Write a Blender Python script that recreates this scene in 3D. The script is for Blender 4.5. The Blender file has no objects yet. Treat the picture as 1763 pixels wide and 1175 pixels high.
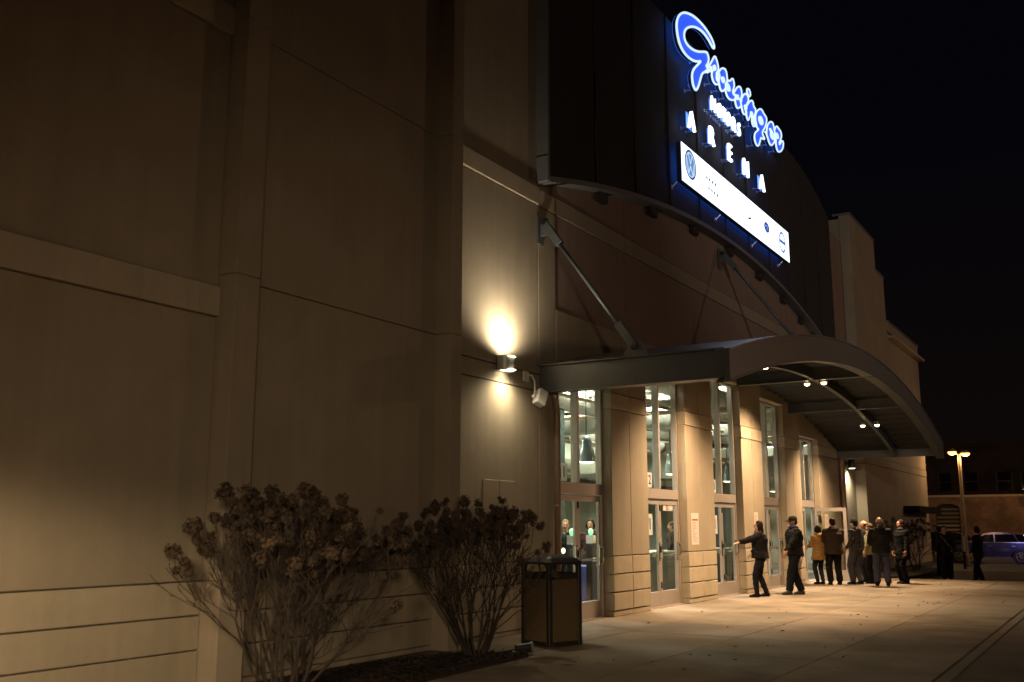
import bpy, bmesh, math, random
from mathutils import Vector, Matrix, noise
R = math.radians
PI = math.pi
sc = bpy.context.scene
C = sc.collection

# ------------------------------------------------------------------ camera
cam_d = bpy.data.cameras.new("camera")
cam = bpy.data.objects.new("camera", cam_d)
C.objects.link(cam)
cam.location = (0, 0, 1.6)
cam.rotation_euler = (R(90 + 10.4945), 0, R(31.3993))
cam_d.sensor_width = 36.0
cam_d.lens = 1714.0 / 1763.0 * 36.0
cam_d.clip_end = 600
cam_d.clip_start = 0.05
cam_d.dof.use_dof = True
cam_d.dof.focus_distance = 24.0
cam_d.dof.aperture_fstop = 1.6
sc.camera = cam

# ------------------------------------------------------------------ night sky
world = bpy.data.worlds.new("World")
sc.world = world
world.use_nodes = True
wn = world.node_tree
bg = wn.nodes["Background"]
tcw = wn.nodes.new("ShaderNodeTexCoord")
sep = wn.nodes.new("ShaderNodeSeparateXYZ")
wr = wn.nodes.new("ShaderNodeValToRGB")
wn.links.new(tcw.outputs["Generated"], sep.inputs[0])
wn.links.new(sep.outputs["Z"], wr.inputs[0])
wr.color_ramp.elements[0].position = 0.0
wr.color_ramp.elements[0].color = (0.0075, 0.0046, 0.0032, 1)
wr.color_ramp.elements[1].position = 0.38
wr.color_ramp.elements[1].color = (0.0016, 0.0017, 0.0042, 1)
wn.links.new(wr.outputs[0], bg.inputs[0])
bg.inputs[1].default_value = 0.62

sc.view_settings.view_transform = 'Standard'
sc.view_settings.look = 'None'
sc.view_settings.exposure = 0.0
sc.view_settings.gamma = 1.0
sc.view_settings.use_curve_mapping = False
sc.render.engine = 'CYCLES'
sc.cycles.use_denoising = True
sc.cycles.use_adaptive_sampling = True
sc.cycles.max_bounces = 6
sc.cycles.diffuse_bounces = 3
sc.cycles.glossy_bounces = 3
sc.cycles.transparent_max_bounces = 12
sc.cycles.sample_clamp_indirect = 4.0
sc.cycles.caustics_reflective = False
sc.cycles.caustics_refractive = False

SODIUM = (1.0, 0.56, 0.24)
WARM = (1.0, 0.74, 0.44)
CANOPY = (1.0, 0.66, 0.37)

# ------------------------------------------------------------------ materials
def mat(name, col, rough=0.7, metal=0.0, var=0.0, scale=3.0, bump=0.0, bscale=60.0, spec=0.5, streak=0.0, coat=0.0):
    m = bpy.data.materials.new(name)
    m.use_nodes = True
    nt = m.node_tree
    b = nt.nodes["Principled BSDF"]
    b.inputs["Base Color"].default_value = (*col, 1)
    b.inputs["Roughness"].default_value = rough
    b.inputs["Metallic"].default_value = metal
    b.inputs["Specular IOR Level"].default_value = spec
    b.inputs["Coat Weight"].default_value = coat
    if var or bump or streak:
        g = nt.nodes.new("ShaderNodeNewGeometry")
    if var or streak:
        n = nt.nodes.new("ShaderNodeTexNoise")
        n.inputs["Scale"].default_value = scale
        n.inputs["Detail"].default_value = 8
        n.inputs["Roughness"].default_value = 0.65
        nt.links.new(g.outputs["Position"], n.inputs["Vector"])
        mr = nt.nodes.new("ShaderNodeMapRange")
        mr.inputs["From Min"].default_value = 0.25
        mr.inputs["From Max"].default_value = 0.75
        mr.inputs["To Min"].default_value = 1 - var
        mr.inputs["To Max"].default_value = 1 + var
        nt.links.new(n.outputs["Fac"], mr.inputs["Value"])
        fac = mr.outputs[0]
        if streak:
            mp = nt.nodes.new("ShaderNodeMapping")
            mp.inputs["Scale"].default_value = (5, 5, 0.25)
            nt.links.new(g.outputs["Position"], mp.inputs[0])
            n2 = nt.nodes.new("ShaderNodeTexNoise")
            n2.inputs["Scale"].default_value = 1.3
            n2.inputs["Detail"].default_value = 5
            nt.links.new(mp.outputs[0], n2.inputs["Vector"])
            m2 = nt.nodes.new("ShaderNodeMapRange")
            m2.inputs["From Min"].default_value = 0.3
            m2.inputs["From Max"].default_value = 0.7
            m2.inputs["To Min"].default_value = 1 - streak
            m2.inputs["To Max"].default_value = 1 + streak * 0.5
            nt.links.new(n2.outputs["Fac"], m2.inputs["Value"])
            mu = nt.nodes.new("ShaderNodeMath")
            mu.operation = 'MULTIPLY'
            nt.links.new(fac, mu.inputs[0])
            nt.links.new(m2.outputs[0], mu.inputs[1])
            fac = mu.outputs[0]
        vm = nt.nodes.new("ShaderNodeVectorMath")
        vm.operation = 'SCALE'
        vm.inputs[0].default_value = col
        nt.links.new(fac, vm.inputs["Scale"])
        nt.links.new(vm.outputs[0], b.inputs["Base Color"])
    if bump:
        nb = nt.nodes.new("ShaderNodeTexNoise")
        nb.inputs["Scale"].default_value = bscale
        nb.inputs["Detail"].default_value = 4
        nt.links.new(g.outputs["Position"], nb.inputs["Vector"])
        bp = nt.nodes.new("ShaderNodeBump")
        bp.inputs["Strength"].default_value = bump
        bp.inputs["Distance"].default_value = 0.01
        nt.links.new(nb.outputs["Fac"], bp.inputs["Height"])
        nt.links.new(bp.outputs[0], b.inputs["Normal"])
    return m

def emit(name, col, s, base=(0.8, 0.8, 0.8)):
    m = bpy.data.materials.new(name)
    m.use_nodes = True
    b = m.node_tree.nodes["Principled BSDF"]
    b.inputs["Base Color"].default_value = (*base, 1)
    b.inputs["Emission Color"].default_value = (*col, 1)
    b.inputs["Emission Strength"].default_value = s
    return m

def glass_mat(name, tint=(0.93, 0.96, 0.94), ior=1.45):
    m = bpy.data.materials.new(name)
    m.use_nodes = True
    nt = m.node_tree
    nt.nodes.clear()
    out = nt.nodes.new("ShaderNodeOutputMaterial")
    mx = nt.nodes.new("ShaderNodeMixShader")
    tr = nt.nodes.new("ShaderNodeBsdfTransparent")
    tr.inputs[0].default_value = (*tint, 1)
    gl = nt.nodes.new("ShaderNodeBsdfGlossy")
    gl.inputs["Roughness"].default_value = 0.02
    fr = nt.nodes.new("ShaderNodeLayerWeight")
    fr.inputs[0].default_value = 0.5
    pw = nt.nodes.new("ShaderNodeMath")
    pw.operation = 'POWER'
    pw.inputs[1].default_value = 4.0
    ml = nt.nodes.new("ShaderNodeMath")
    ml.operation = 'MULTIPLY_ADD'
    ml.inputs[1].default_value = 0.5
    ml.inputs[2].default_value = 0.03
    nt.links.new(fr.outputs["Facing"], pw.inputs[0])
    nt.links.new(pw.outputs[0], ml.inputs[0])
    nt.links.new(ml.outputs[0], mx.inputs[0])
    nt.links.new(tr.outputs[0], mx.inputs[1])
    nt.links.new(gl.outputs[0], mx.inputs[2])
    nt.links.new(mx.outputs[0], out.inputs[0])
    return m

M = {}
M['wall'] = mat('wall_concrete', (0.36, 0.303, 0.222), 0.85, var=0.13, scale=0.9, bump=0.35, bscale=70, streak=0.07)
M['wall_dark'] = mat('wall_concrete_brown', (0.30, 0.215, 0.175), 0.85, var=0.10, scale=1.7, bump=0.25, bscale=90, streak=0.08)
M['band'] = mat('band_concrete', (0.46, 0.385, 0.285), 0.85, var=0.08, scale=2.5, bump=0.25, bscale=90, streak=0.08)
M['course'] = mat('course_concrete', (0.47, 0.40, 0.29), 0.85, var=0.09, scale=3.0, bump=0.35, bscale=70, streak=0.10)
M['core'] = mat('joint_mortar', (0.33, 0.28, 0.21), 0.95)
M['metalpanel'] = mat('dark_metal_cladding', (0.027, 0.027, 0.033), 0.8, metal=0.0, var=0.15, scale=0.8, streak=0.2)
M['trim'] = mat('grey_trim', (0.20, 0.21, 0.23), 0.5, metal=0.3, var=0.1, scale=4)
M['steel'] = mat('painted_steel', (0.105, 0.118, 0.130), 0.42, metal=0.2, var=0.10, scale=5, bump=0.05)
M['deck'] = mat('corrugated_deck', (0.018, 0.022, 0.026), 0.7, metal=0.2, var=0.1, scale=3)
M['roofmetal'] = mat('roof_sheet', (0.22, 0.25, 0.30), 0.3, metal=0.6, var=0.1, scale=3)
M['alu'] = mat('anodised_frame', (0.52, 0.46, 0.42), 0.38, metal=0.5, var=0.05, scale=8)
M['chrome'] = mat('brushed_steel', (0.72, 0.70, 0.66), 0.22, metal=1.0)
M['black'] = mat('black_metal', (0.018, 0.017, 0.018), 0.42)
M['binframe'] = mat('bin_frame_plastic', (0.022, 0.018, 0.017), 0.48, bump=0.1, bscale=200)
M['binpanel'] = mat('bin_aggregate_panel', (0.155, 0.105, 0.052), 0.9, var=0.45, scale=60, bump=0.9, bscale=150)
M['glass'] = glass_mat('window_glass')
M['copper'] = mat('painted_downspout', (0.34, 0.24, 0.18), 0.35, metal=0.4, var=0.1, scale=6)
M['white'] = mat('white_paint', (0.75, 0.75, 0.72), 0.5)
M['paper'] = mat('paper', (0.78, 0.74, 0.72), 0.8)
_p = M['paper'].node_tree
_b = _p.nodes["Principled BSDF"]
_t = _p.nodes.new("ShaderNodeBsdfTranslucent")
_t.inputs[0].default_value = (0.75, 0.73, 0.66, 1)
_m = _p.nodes.new("ShaderNodeMixShader")
_m.inputs[0].default_value = 0.55
_p.links.new(_b.outputs[0], _m.inputs[1]); _p.links.new(_t.outputs[0], _m.inputs[2])
_p.links.new(_m.outputs[0], _p.nodes["Material Output"].inputs[0])
M['pinkpaper'] = mat('notice_paper', (0.74, 0.60, 0.56), 0.8)
M['ink'] = mat('black_ink', (0.03, 0.03, 0.03), 0.8)
M['redink'] = mat('red_ink', (0.35, 0.04, 0.04), 0.8)
M['greyink'] = mat('grey_ink', (0.32, 0.22, 0.20), 0.8)
M['slab'] = mat('pavement_concrete', (0.27, 0.215, 0.155), 0.8, var=0.20, scale=0.9, bump=0.5, bscale=55)
M['slab2'] = mat('pavement_concrete_stained', (0.25, 0.20, 0.142), 0.8, var=0.26, scale=1.3, bump=0.5, bscale=55)
def spots(m, sc_, amt):
    nt = m.node_tree
    b = nt.nodes["Principled BSDF"]
    src = b.inputs["Base Color"].links[0].from_socket
    g = nt.nodes.new("ShaderNodeNewGeometry")
    v = nt.nodes.new("ShaderNodeTexVoronoi")
    v.inputs["Scale"].default_value = sc_
    nt.links.new(g.outputs["Position"], v.inputs["Vector"])
    r1 = nt.nodes.new("ShaderNodeMapRange")
    r1.inputs["From Min"].default_value = 0.03
    r1.inputs["From Max"].default_value = 0.07
    r1.inputs["To Min"].default_value = 0.45
    nt.links.new(v.outputs["Distance"], r1.inputs["Value"])
    n = nt.nodes.new("ShaderNodeTexNoise")
    n.inputs["Scale"].default_value = 0.45
    n.inputs["Detail"].default_value = 7
    n.inputs["Distortion"].default_value = 0.8
    nt.links.new(g.outputs["Position"], n.inputs["Vector"])
    r2 = nt.nodes.new("ShaderNodeMapRange")
    r2.inputs["From Min"].default_value = 0.38
    r2.inputs["From Max"].default_value = 0.56
    r2.inputs["To Min"].default_value = 1 - amt
    r2.inputs["To Max"].default_value = 1.06
    nt.links.new(n.outputs["Fac"], r2.inputs["Value"])
    mu = nt.nodes.new("ShaderNodeMath"); mu.operation = 'MULTIPLY'
    nt.links.new(r1.outputs[0], mu.inputs[0]); nt.links.new(r2.outputs[0], mu.inputs[1])
    sv = nt.nodes.new("ShaderNodeVectorMath"); sv.operation = 'SCALE'
    nt.links.new(src, sv.inputs[0]); nt.links.new(mu.outputs[0], sv.inputs["Scale"])
    nt.links.new(sv.outputs[0], b.inputs["Base Color"])
spots(M['slab'], 1.3, 0.30)
spots(M['slab2'], 1.7, 0.38)
M['joint'] = mat('pavement_joint', (0.15, 0.125, 0.09), 0.95)
M['asphalt'] = mat('asphalt', (0.105, 0.088, 0.070), 0.8, var=0.25, scale=9, bump=0.7, bscale=120)
M['apron'] = mat('apron_concrete', (0.15, 0.122, 0.09), 0.85, var=0.3, scale=1.4, bump=0.6, bscale=70)
M['roadc'] = mat('street_concrete', (0.16, 0.165, 0.155), 0.7, var=0.2, scale=1.2, bump=0.3)
M['kerb'] = mat('kerb_concrete', (0.21, 0.17, 0.125), 0.85, var=0.15, scale=3, bump=0.4)
M['mulch'] = mat('bark_mulch', (0.035, 0.020, 0.013), 0.95, var=0.6, scale=25, bump=1.0, bscale=40)
M['grass'] = mat('dark_lawn', (0.03, 0.035, 0.018), 0.95, var=0.5, scale=20, bump=1.0, bscale=30)
M['twig'] = mat('twig_bark', (0.055, 0.042, 0.032), 0.85, var=0.3, scale=30)
M['petal'] = mat('dried_petals', (0.085, 0.056, 0.034), 0.9, var=0.4, scale=40)
M['petal2'] = mat('dried_petals_dark', (0.06, 0.04, 0.025), 0.9, var=0.4, scale=40)
M['leaf'] = mat('dead_leaf', (0.06, 0.03, 0.015), 0.9)
M['skin'] = mat('skin', (0.50, 0.29, 0.19), 0.55, var=0.05, scale=20)
M['skinred'] = mat('skin_ruddy', (0.55, 0.25, 0.17), 0.55, var=0.05, scale=20)
M['eye'] = mat('eye_dark', (0.02, 0.015, 0.012), 0.3)
M['lips'] = mat('lips', (0.35, 0.12, 0.10), 0.5)
M['brick'] = None
M['lobbywall'] = mat('lobby_wall_paint', (0.60, 0.64, 0.54), 0.8, var=0.12, scale=1.2)
M['lobbyceil'] = mat('lobby_ceiling', (0.55, 0.58, 0.48), 0.8, var=0.25, scale=2)
M['duct'] = mat('galvanised_duct', (0.50, 0.52, 0.47), 0.4, metal=0.5, var=0.15, scale=4)
M['pipe'] = mat('painted_pipe', (0.62, 0.50, 0.34), 0.5)
M['joist'] = mat('ceiling_joist', (0.16, 0.17, 0.14), 0.6)
M['tile'] = mat('lobby_floor_tile', (0.22, 0.20, 0.17), 0.35, var=0.1, scale=6)
M['pendant'] = mat('pendant_enamel', (0.16, 0.20, 0.20), 0.25, metal=0.3)
M['cloth'] = mat('blue_tablecloth', (0.05, 0.06, 0.22), 0.8)
M['dgreen'] = mat('dark_partition', (0.05, 0.07, 0.065), 0.5)
M['lampmetal'] = mat('lamp_post_paint', (0.42, 0.33, 0.20), 0.45, metal=0.1, var=0.1, scale=5)
M['e_white'] = emit('sign_white_face', (0.80, 0.90, 1.0), 2.6)
M['e_board'] = emit('sign_board_face', (0.82, 0.91, 1.0), 1.9)
M['e_blue'] = emit('sign_blue_face', (0.035, 0.11, 0.95), 1.0, base=(0.02, 0.05, 0.5))
M['e_line'] = emit('sign_outline_tube', (0.62, 0.84, 1.0), 1.05)
M['e_halo'] = emit('sign_halo_back', (0.04, 0.18, 1.0), 1.6, base=(0.02, 0.05, 0.3))
M['can'] = mat('sign_letter_return', (0.02, 0.03, 0.10), 0.4)
M['stud'] = mat('sign_stud', (0.55, 0.62, 0.70), 0.3, metal=0.6)
M['logo_d'] = emit('logo_dark_blue', (0.015, 0.03, 0.10), 1.0, base=(0.01, 0.02, 0.08))
M['logo_m'] = emit('logo_mid_blue', (0.12, 0.25, 0.55), 1.0, base=(0.05, 0.1, 0.3))
M['logo_b'] = emit('logo_bright_blue', (0.02, 0.08, 0.45), 1.0, base=(0.01, 0.04, 0.3))
M['logo_l'] = emit('logo_pale_blue', (0.50, 0.66, 0.85), 1.0, base=(0.3, 0.4, 0.5))
M['e_lamp'] = emit('lamp_lens', (1.0, 0.72, 0.36), 14.0)
M['e_sodium'] = emit('street_lamp_lens', (1.0, 0.50, 0.10), 3.2)
M['e_sconce'] = emit('sconce_lens', (1.0, 0.88, 0.60), 12.0)
M['e_pend'] = emit('pendant_lens', (1.0, 0.92, 0.66), 4.0)
M['e_green'] = emit('scanner_light', (0.05, 0.9, 0.25), 1.8)
M['e_small'] = emit('counter_light', (1.0, 0.85, 0.6), 4.0)
M['e_cool'] = emit('lobby_fill_glow', (0.9, 1.0, 0.85), 1.6)  # glow of the added fill bars under the lobby ceiling
M['e_purple'] = emit('purple_neon', (0.45, 0.2, 1.0), 3.0)
M['e_orange'] = emit('orange_light', (1.0, 0.5, 0.1), 4.0)

def brick_mat(name, c1, c2, mortar, scale):
    m = bpy.data.materials.new(name)
    m.use_nodes = True
    nt = m.node_tree
    b = nt.nodes["Principled BSDF"]
    b.inputs["Roughness"].default_value = 0.9
    g = nt.nodes.new("ShaderNodeNewGeometry")
    s = nt.nodes.new("ShaderNodeSeparateXYZ")
    c = nt.nodes.new("ShaderNodeCombineXYZ")
    nt.links.new(g.outputs["Position"], s.inputs[0])
    nt.links.new(s.outputs["X"], c.inputs["X"])
    nt.links.new(s.outputs["Z"], c.inputs["Y"])
    t = nt.nodes.new("ShaderNodeTexBrick")
    t.inputs["Scale"].default_value = scale
    t.inputs["Color1"].default_value = (*c1, 1)
    t.inputs["Color2"].default_value = (*c2, 1)
    t.inputs["Mortar"].default_value = (*mortar, 1)
    nt.links.new(c.outputs[0], t.inputs["Vector"])
    n = nt.nodes.new("ShaderNodeTexNoise")
    n.inputs["Scale"].default_value = 0.7
    n.inputs["Detail"].default_value = 6
    nt.links.new(g.outputs["Position"], n.inputs["Vector"])
    mx = nt.nodes.new("ShaderNodeMix")
    mx.data_type = 'RGBA'
    mx.blend_type = 'MULTIPLY'
    mx.inputs[0].default_value = 0.7
    nt.links.new(t.outputs[0], mx.inputs[6])
    rp = nt.nodes.new("ShaderNodeValToRGB")
    rp.color_ramp.elements[0].position = 0.35
    rp.color_ramp.elements[0].color = (0.35, 0.35, 0.35, 1)
    rp.color_ramp.elements[1].position = 0.6
    nt.links.new(n.outputs["Fac"], rp.inputs[0])
    nt.links.new(rp.outputs[0], mx.inputs[7])
    nt.links.new(mx.outputs[2], b.inputs["Base Color"])
    return m
M['brick'] = brick_mat('far_brick', (0.30, 0.17, 0.11), (0.22, 0.13, 0.09), (0.24, 0.2, 0.16), 2.0)
M['brick_d'] = brick_mat('far_brick_dark', (0.06, 0.042, 0.04), (0.05, 0.036, 0.034), (0.06, 0.05, 0.048), 2.0)

# ------------------------------------------------------------------ helpers
WL = {}   # world position of every Empty (they are never rotated before their parts are built)

def tag(o, label=None, cat=None, group=None, kind=None):
    if label: o['label'] = label
    if cat: o['category'] = cat
    if group: o['group'] = group
    if kind: o['kind'] = kind
    return o

def thing(name, loc, label, cat, group=None):
    o = bpy.data.objects.new(name, None)
    o.empty_display_size = 0.2
    C.objects.link(o)
    o.location = loc
    WL[o.name] = Vector(loc)
    return tag(o, label, cat, group)

class MB:
    """collects geometry in world (or the thing's local) coordinates"""
    def __init__(s):
        s.v, s.f = [], []
    def add(s, vs, fs):
        k = len(s.v)
        s.v += [tuple(p) for p in vs]
        s.f += [tuple(i + k for i in f) for f in fs]
        return s
    def box(s, x0, x1, y0, y1, z0, z1, T=None):
        vs = [(x0, y0, z0), (x1, y0, z0), (x1, y1, z0), (x0, y1, z0), (x0, y0, z1), (x1, y0, z1), (x1, y1, z1), (x0, y1, z1)]
        if T: vs = [T(p) for p in vs]
        return s.add(vs, [(3, 2, 1, 0), (4, 5, 6, 7), (0, 1, 5, 4), (1, 2, 6, 5), (2, 3, 7, 6), (3, 0, 4, 7)])
    def bar(s, a, b, w, h=None, up=(0, 0, 1)):
        h = h or w
        a, b = Vector(a), Vector(b)
        d = (b - a).normalized()
        u = Vector(up)
        sd = d.cross(u)
        if sd.length < 1e-4: sd = d.cross(Vector((0, 1, 0)))
        sd.normalize()
        u = sd.cross(d).normalized()
        vs = []
        for p in (a, b):
            for i, j in ((-1, -1), (1, -1), (1, 1), (-1, 1)):
                vs.append(p + sd * (w / 2 * i) + u * (h / 2 * j))
        return s.add(vs, [(3, 2, 1, 0), (4, 5, 6, 7), (0, 1, 5, 4), (1, 2, 6, 5), (2, 3, 7, 6), (3, 0, 4, 7)])
    def tube(s, pts, rad, n=10, right=None, cap=True):
        """rad: number, or list of numbers / (a, b); with 'right' given rings keep that axis (ellipses)"""
        pts = [Vector(p) for p in pts]
        m = len(pts)
        if not isinstance(rad, (list, tuple)): rad = [rad] * m
        k0 = len(s.v)
        pr = None
        for i, p in enumerate(pts):
            d = (pts[min(i + 1, m - 1)] - pts[max(i - 1, 0)])
            if d.length < 1e-7: d = Vector((0, 0, 1))
            d.normalize()
            if right is not None:
                r_ = Vector(right) - d * Vector(right).dot(d)
            elif pr is not None:
                r_ = pr - d * pr.dot(d)
            else:
                r_ = d.cross(Vector((0.13, 0.21, 1)))
            if r_.length < 1e-4: r_ = d.cross(Vector((1, 0.3, 0)))
            r_.normalize()
            pr = r_
            f_ = d.cross(r_)
            ra = rad[i]
            a, b = (ra, ra) if not isinstance(ra, (list, tuple)) else ra
            for k in range(n):
                t = 2 * PI * k / n
                s.v.append(tuple(p + r_ * (a * math.cos(t)) + f_ * (b * math.sin(t))))
        for i in range(m - 1):
            for k in range(n):
                q = k0 + i * n
                s.f.append((q + k, q + (k + 1) % n, q + n + (k + 1) % n, q + n + k))
        if cap:
            s.f.append(tuple(k0 + k for k in reversed(range(n))))
            s.f.append(tuple(k0 + (m - 1) * n + k for k in range(n)))
        return s
    def lathe(s, c, prof, n=24, axis='z'):
        k0 = len(s.v)
        for r_, h in prof:
            for k in range(n):
                t = 2 * PI * k / n
                if axis == 'z': s.v.append((c[0] + r_ * math.cos(t), c[1] + r_ * math.sin(t), c[2] + h))
                else: s.v.append((c[0] + h, c[1] + r_ * math.cos(t), c[2] + r_ * math.sin(t)))
        for i in range(len(prof) - 1):
            for k in range(n):
                q = k0 + i * n
                s.f.append((q + k, q + (k + 1) % n, q + n + (k + 1) % n, q + n + k))
        return s
    def ball(s, c, r, n=12, m=8, T=None):
        rx, ry, rz = (r, r, r) if not isinstance(r, (tuple, list)) else r
        k0 = len(s.v)
        for i in range(m + 1):
            ph = -PI / 2 + PI * i / m
            for k in range(n):
                t = 2 * PI * k / n
                p = Vector((rx * math.cos(ph) * math.cos(t), ry * math.cos(ph) * math.sin(t), rz * math.sin(ph)))
                if T: p = T @ p
                s.v.append(tuple(p + Vector(c)))
        for i in range(m):
            for k in range(n):
                q = k0 + i * n
                s.f.append((q + k, q + (k + 1) % n, q + n + (k + 1) % n, q + n + k))
        return s
    def prism(s, poly, x0, x1):
        """poly: list of (y, z); extruded along x"""
        n = len(poly)
        vs = [(x0, a, b) for a, b in poly] + [(x1, a, b) for a, b in poly]
        fs = [tuple(reversed(range(n))), tuple(range(n, 2 * n))]
        fs += [(i, (i + 1) % n, n + (i + 1) % n, n + i) for i in range(n)]
        return s.add(vs, fs)

def obj(name, mb, m, parent=None, bevel=0.0, smooth=False, label=None, cat=None, group=None, kind=None, fix=True, local=False):
    me = bpy.data.meshes.new(name)
    vs = mb.v
    if parent is not None and not local:
        off = WL.get(parent.name)
        if off is not None:
            vs = [(a - off[0], b - off[1], c - off[2]) for a, b, c in vs]
    me.from_pydata(vs, [], mb.f)
    if fix or bevel:
        bm = bmesh.new()
        bm.from_mesh(me)
        if bevel:
            bmesh.ops.remove_doubles(bm, verts=bm.verts, dist=1e-5)
            bmesh.ops.recalc_face_normals(bm, faces=bm.faces)
            bmesh.ops.bevel(bm, geom=[e for e in bm.edges], offset=bevel, segments=1, affect='EDGES', clamp_overlap=True)
        else:
            bmesh.ops.recalc_face_normals(bm, faces=bm.faces)
        bm.to_mesh(me)
        bm.free()
    if smooth:
        me.polygons.foreach_set('use_smooth', [True] * len(me.polygons))
    if isinstance(m, (list, tuple)):
        for q in m: me.materials.append(q)
    else:
        me.materials.append(m)
    o = bpy.data.objects.new(name, me)
    C.objects.link(o)
    if parent is not None:
        o.parent = parent
        WL[o.name] = WL.get(parent.name, Vector((0, 0, 0)))
    return tag(o, label, cat, group, kind)

def light(name, kind, loc, col, power, parent=None, **kw):
    d = bpy.data.lights.new(name, kind)
    d.color = col
    d.energy = power
    for k, v in kw.items():
        if k != 'aim': setattr(d, k, v)
    o = bpy.data.objects.new(name, d)
    C.objects.link(o)
    loc = Vector(loc)
    if parent is not None:
        o.parent = parent
        loc = loc - WL[parent.name]
    o.location = loc
    if 'aim' in kw:
        o.rotation_euler = Vector(kw['aim']).to_track_quat('-Z', 'Y').to_euler()
    return o

# =================================================================== GROUND
PX = -7.95          # plane of the piers
KX = -1.75          # kerb line
g = MB().box(-120, 120, -60, 260, -0.5, -0.154)
obj('ground', g, M['asphalt'], kind='structure')
obj('street', MB().box(-60, 60, 43.0, 62.0, -0.20, -0.146), M['roadc'], kind='structure')
obj('parking_apron', MB().box(KX + 0.004, 9.0, -4, 32.98, -0.15, -0.010), M['apron'], kind='structure')
rnd = random.Random(5)
pav = obj('pavement', MB().box(-8.6, KX - 0.16, -4, 33.0, -0.15, -0.012), M['joint'], kind='structure')
xs = [-8.45, -6.72, -5.02, -3.38, KX - 0.17]
ys = [-4 + 3.7 * i for i in range(11)] + [32.98]
ys = [y for y in ys if y < 32.5] + [32.98]
for i in range(len(xs) - 1):
    for j in range(len(ys) - 1):
        # slabs of unequal tone, joints recessed
        dz = rnd.uniform(-0.0025, 0.0025)
        obj('slab', MB().box(xs[i] + 0.004, xs[i + 1] - 0.004, ys[j] + 0.004, ys[j + 1] - 0.004, -0.06, 0.0 + dz), M['slab'] if rnd.random() < 0.6 else M['slab2'], pav, bevel=0.006)
kb = obj('kerb', MB().box(KX - 0.16, KX - 0.155, -4, 33, -0.15, -0.004), M['kerb'], kind='structure')
for j in range(13):
    obj('kerb_stone', MB().box(KX - 0.15, KX, -4 + 3 * j + 0.005, min(-4 + 3 * j + 2.995, 33), -0.16, 0.004), M['kerb'], kb, bevel=0.012)
# planting beds
def bed(poly, name='mulch_bed'):
    n = len(poly)
    mb = MB()
    vs = [(x, y, 0.0) for x, y in poly] + [(x, y, 0.035) for x, y in poly]
    mb.add(vs, [tuple(range(n, 2 * n))] + [(i, (i + 1) % n, n + (i + 1) % n, n + i) for i in range(n)])
    return obj(name, mb, M['mulch'], kind='structure')
bed1 = [(-7.9, 0.0), (-6.0, 0.0), (-6.1, 6.0), (-6.42, 8.9), (-6.46, 9.85), (-6.50, 11.05), (-6.62, 11.2), (-6.97, 11.0), (-7.3, 10.95), (-7.45, 10.35), (-7.62, 9.8)]
bed(bed1)
bed2 = [(-7.5, 33.4), (-6.6, 33.2), (-6.0, 34.5), (-5.9, 41.5), (-7.5, 41.5)]
bed(bed2)
# loose bark chips: nobody could count them
mb = MB()
rnd = random.Random(11)
def inpoly(x, y, P):
    c = False
    n = len(P)
    for i in range(n):
        a, b = P[i], P[(i + 1) % n]
        if (a[1] > y) != (b[1] > y) and x < (b[0] - a[0]) * (y - a[1]) / (b[1] - a[1]) + a[0]: c = not c
    return c
k = 0
while k < 7000:
    x, y = rnd.uniform(-7.65, -6.0), rnd.uniform(5.5, 11.2)
    if not inpoly(x, y, bed1): continue
    k += 1
    s_, l_ = rnd.uniform(0.008, 0.016), rnd.uniform(0.015, 0.04)
    a = rnd.uniform(0, PI)
    z = 0.036 + rnd.uniform(0, 0.02)
    d = Vector((math.cos(a), math.sin(a), rnd.uniform(-0.4, 0.4))) * l_
    e_ = Vector((-math.sin(a), math.cos(a), rnd.uniform(-0.5, 0.5))) * s_
    p = Vector((x, y, z))
    mb.add([p - d - e_, p + d - e_, p + d + e_, p - d + e_], [(0, 1, 2, 3)])
tag(obj('bark_chips', mb, M['mulch'], fix=False), 'loose dark bark chips covering the bed under the bushes', 'mulch', kind='stuff')
# fallen leaves on the pavement
mb = MB()
rnd = random.Random(23)
for i in range(85):
    x, y = rnd.triangular(-7.8, -1.9, -4.6), rnd.uniform(9.5, 32)
    a = rnd.uniform(0, 2 * PI)
    s_ = rnd.uniform(0.015, 0.042)
    d = Vector((math.cos(a), math.sin(a), 0)) * s_
    e_ = Vector((-math.sin(a), math.cos(a), 0.25)) * s_ * 0.5
    p = Vector((x, y, 0.012))
    mb.add([p - d, p + e_ + Vector((0, 0, 0.012)), p + d, p - e_ + Vector((0, 0, 0.005))], [(0, 1, 2, 3)])
tag(obj('fallen_leaves', mb, M['leaf'], fix=False), 'dead brown leaves scattered over the concrete pavement', 'leaves', kind='stuff')

# =================================================================== ARENA BUILDING
B = thing('arena_building', (-8.0, 14, 0), 'long beige precast arena with arched dark metal front above the entrances', 'building')
def piece(name, x0, x1, y0, y1, z0, z1, m='wall', gap=0.006, bev=0.006, parent=B, **kw):
    return obj(name, MB().box(x0, x1, y0 + gap, y1 - gap, z0 + gap, z1 - gap), M[m], parent, bevel=bev, **kw)
def wall_strip(x, y0, y1, splits=()):
    """three low courses and a skirting, cut at the given y"""
    cuts = [y0] + list(splits) + [y1]
    for a, b in zip(cuts[:-1], cuts[1:]):
        piece('base_stone', x - 0.19, x - 0.012, a, b, 0.0, 0.07, 'course')
        for k in range(3):
            piece('wall_stone', x - 0.19, x, a, b, 0.07 + k * 0.33, 0.40 + k * 0.33, 'course', gap=0.007)
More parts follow.
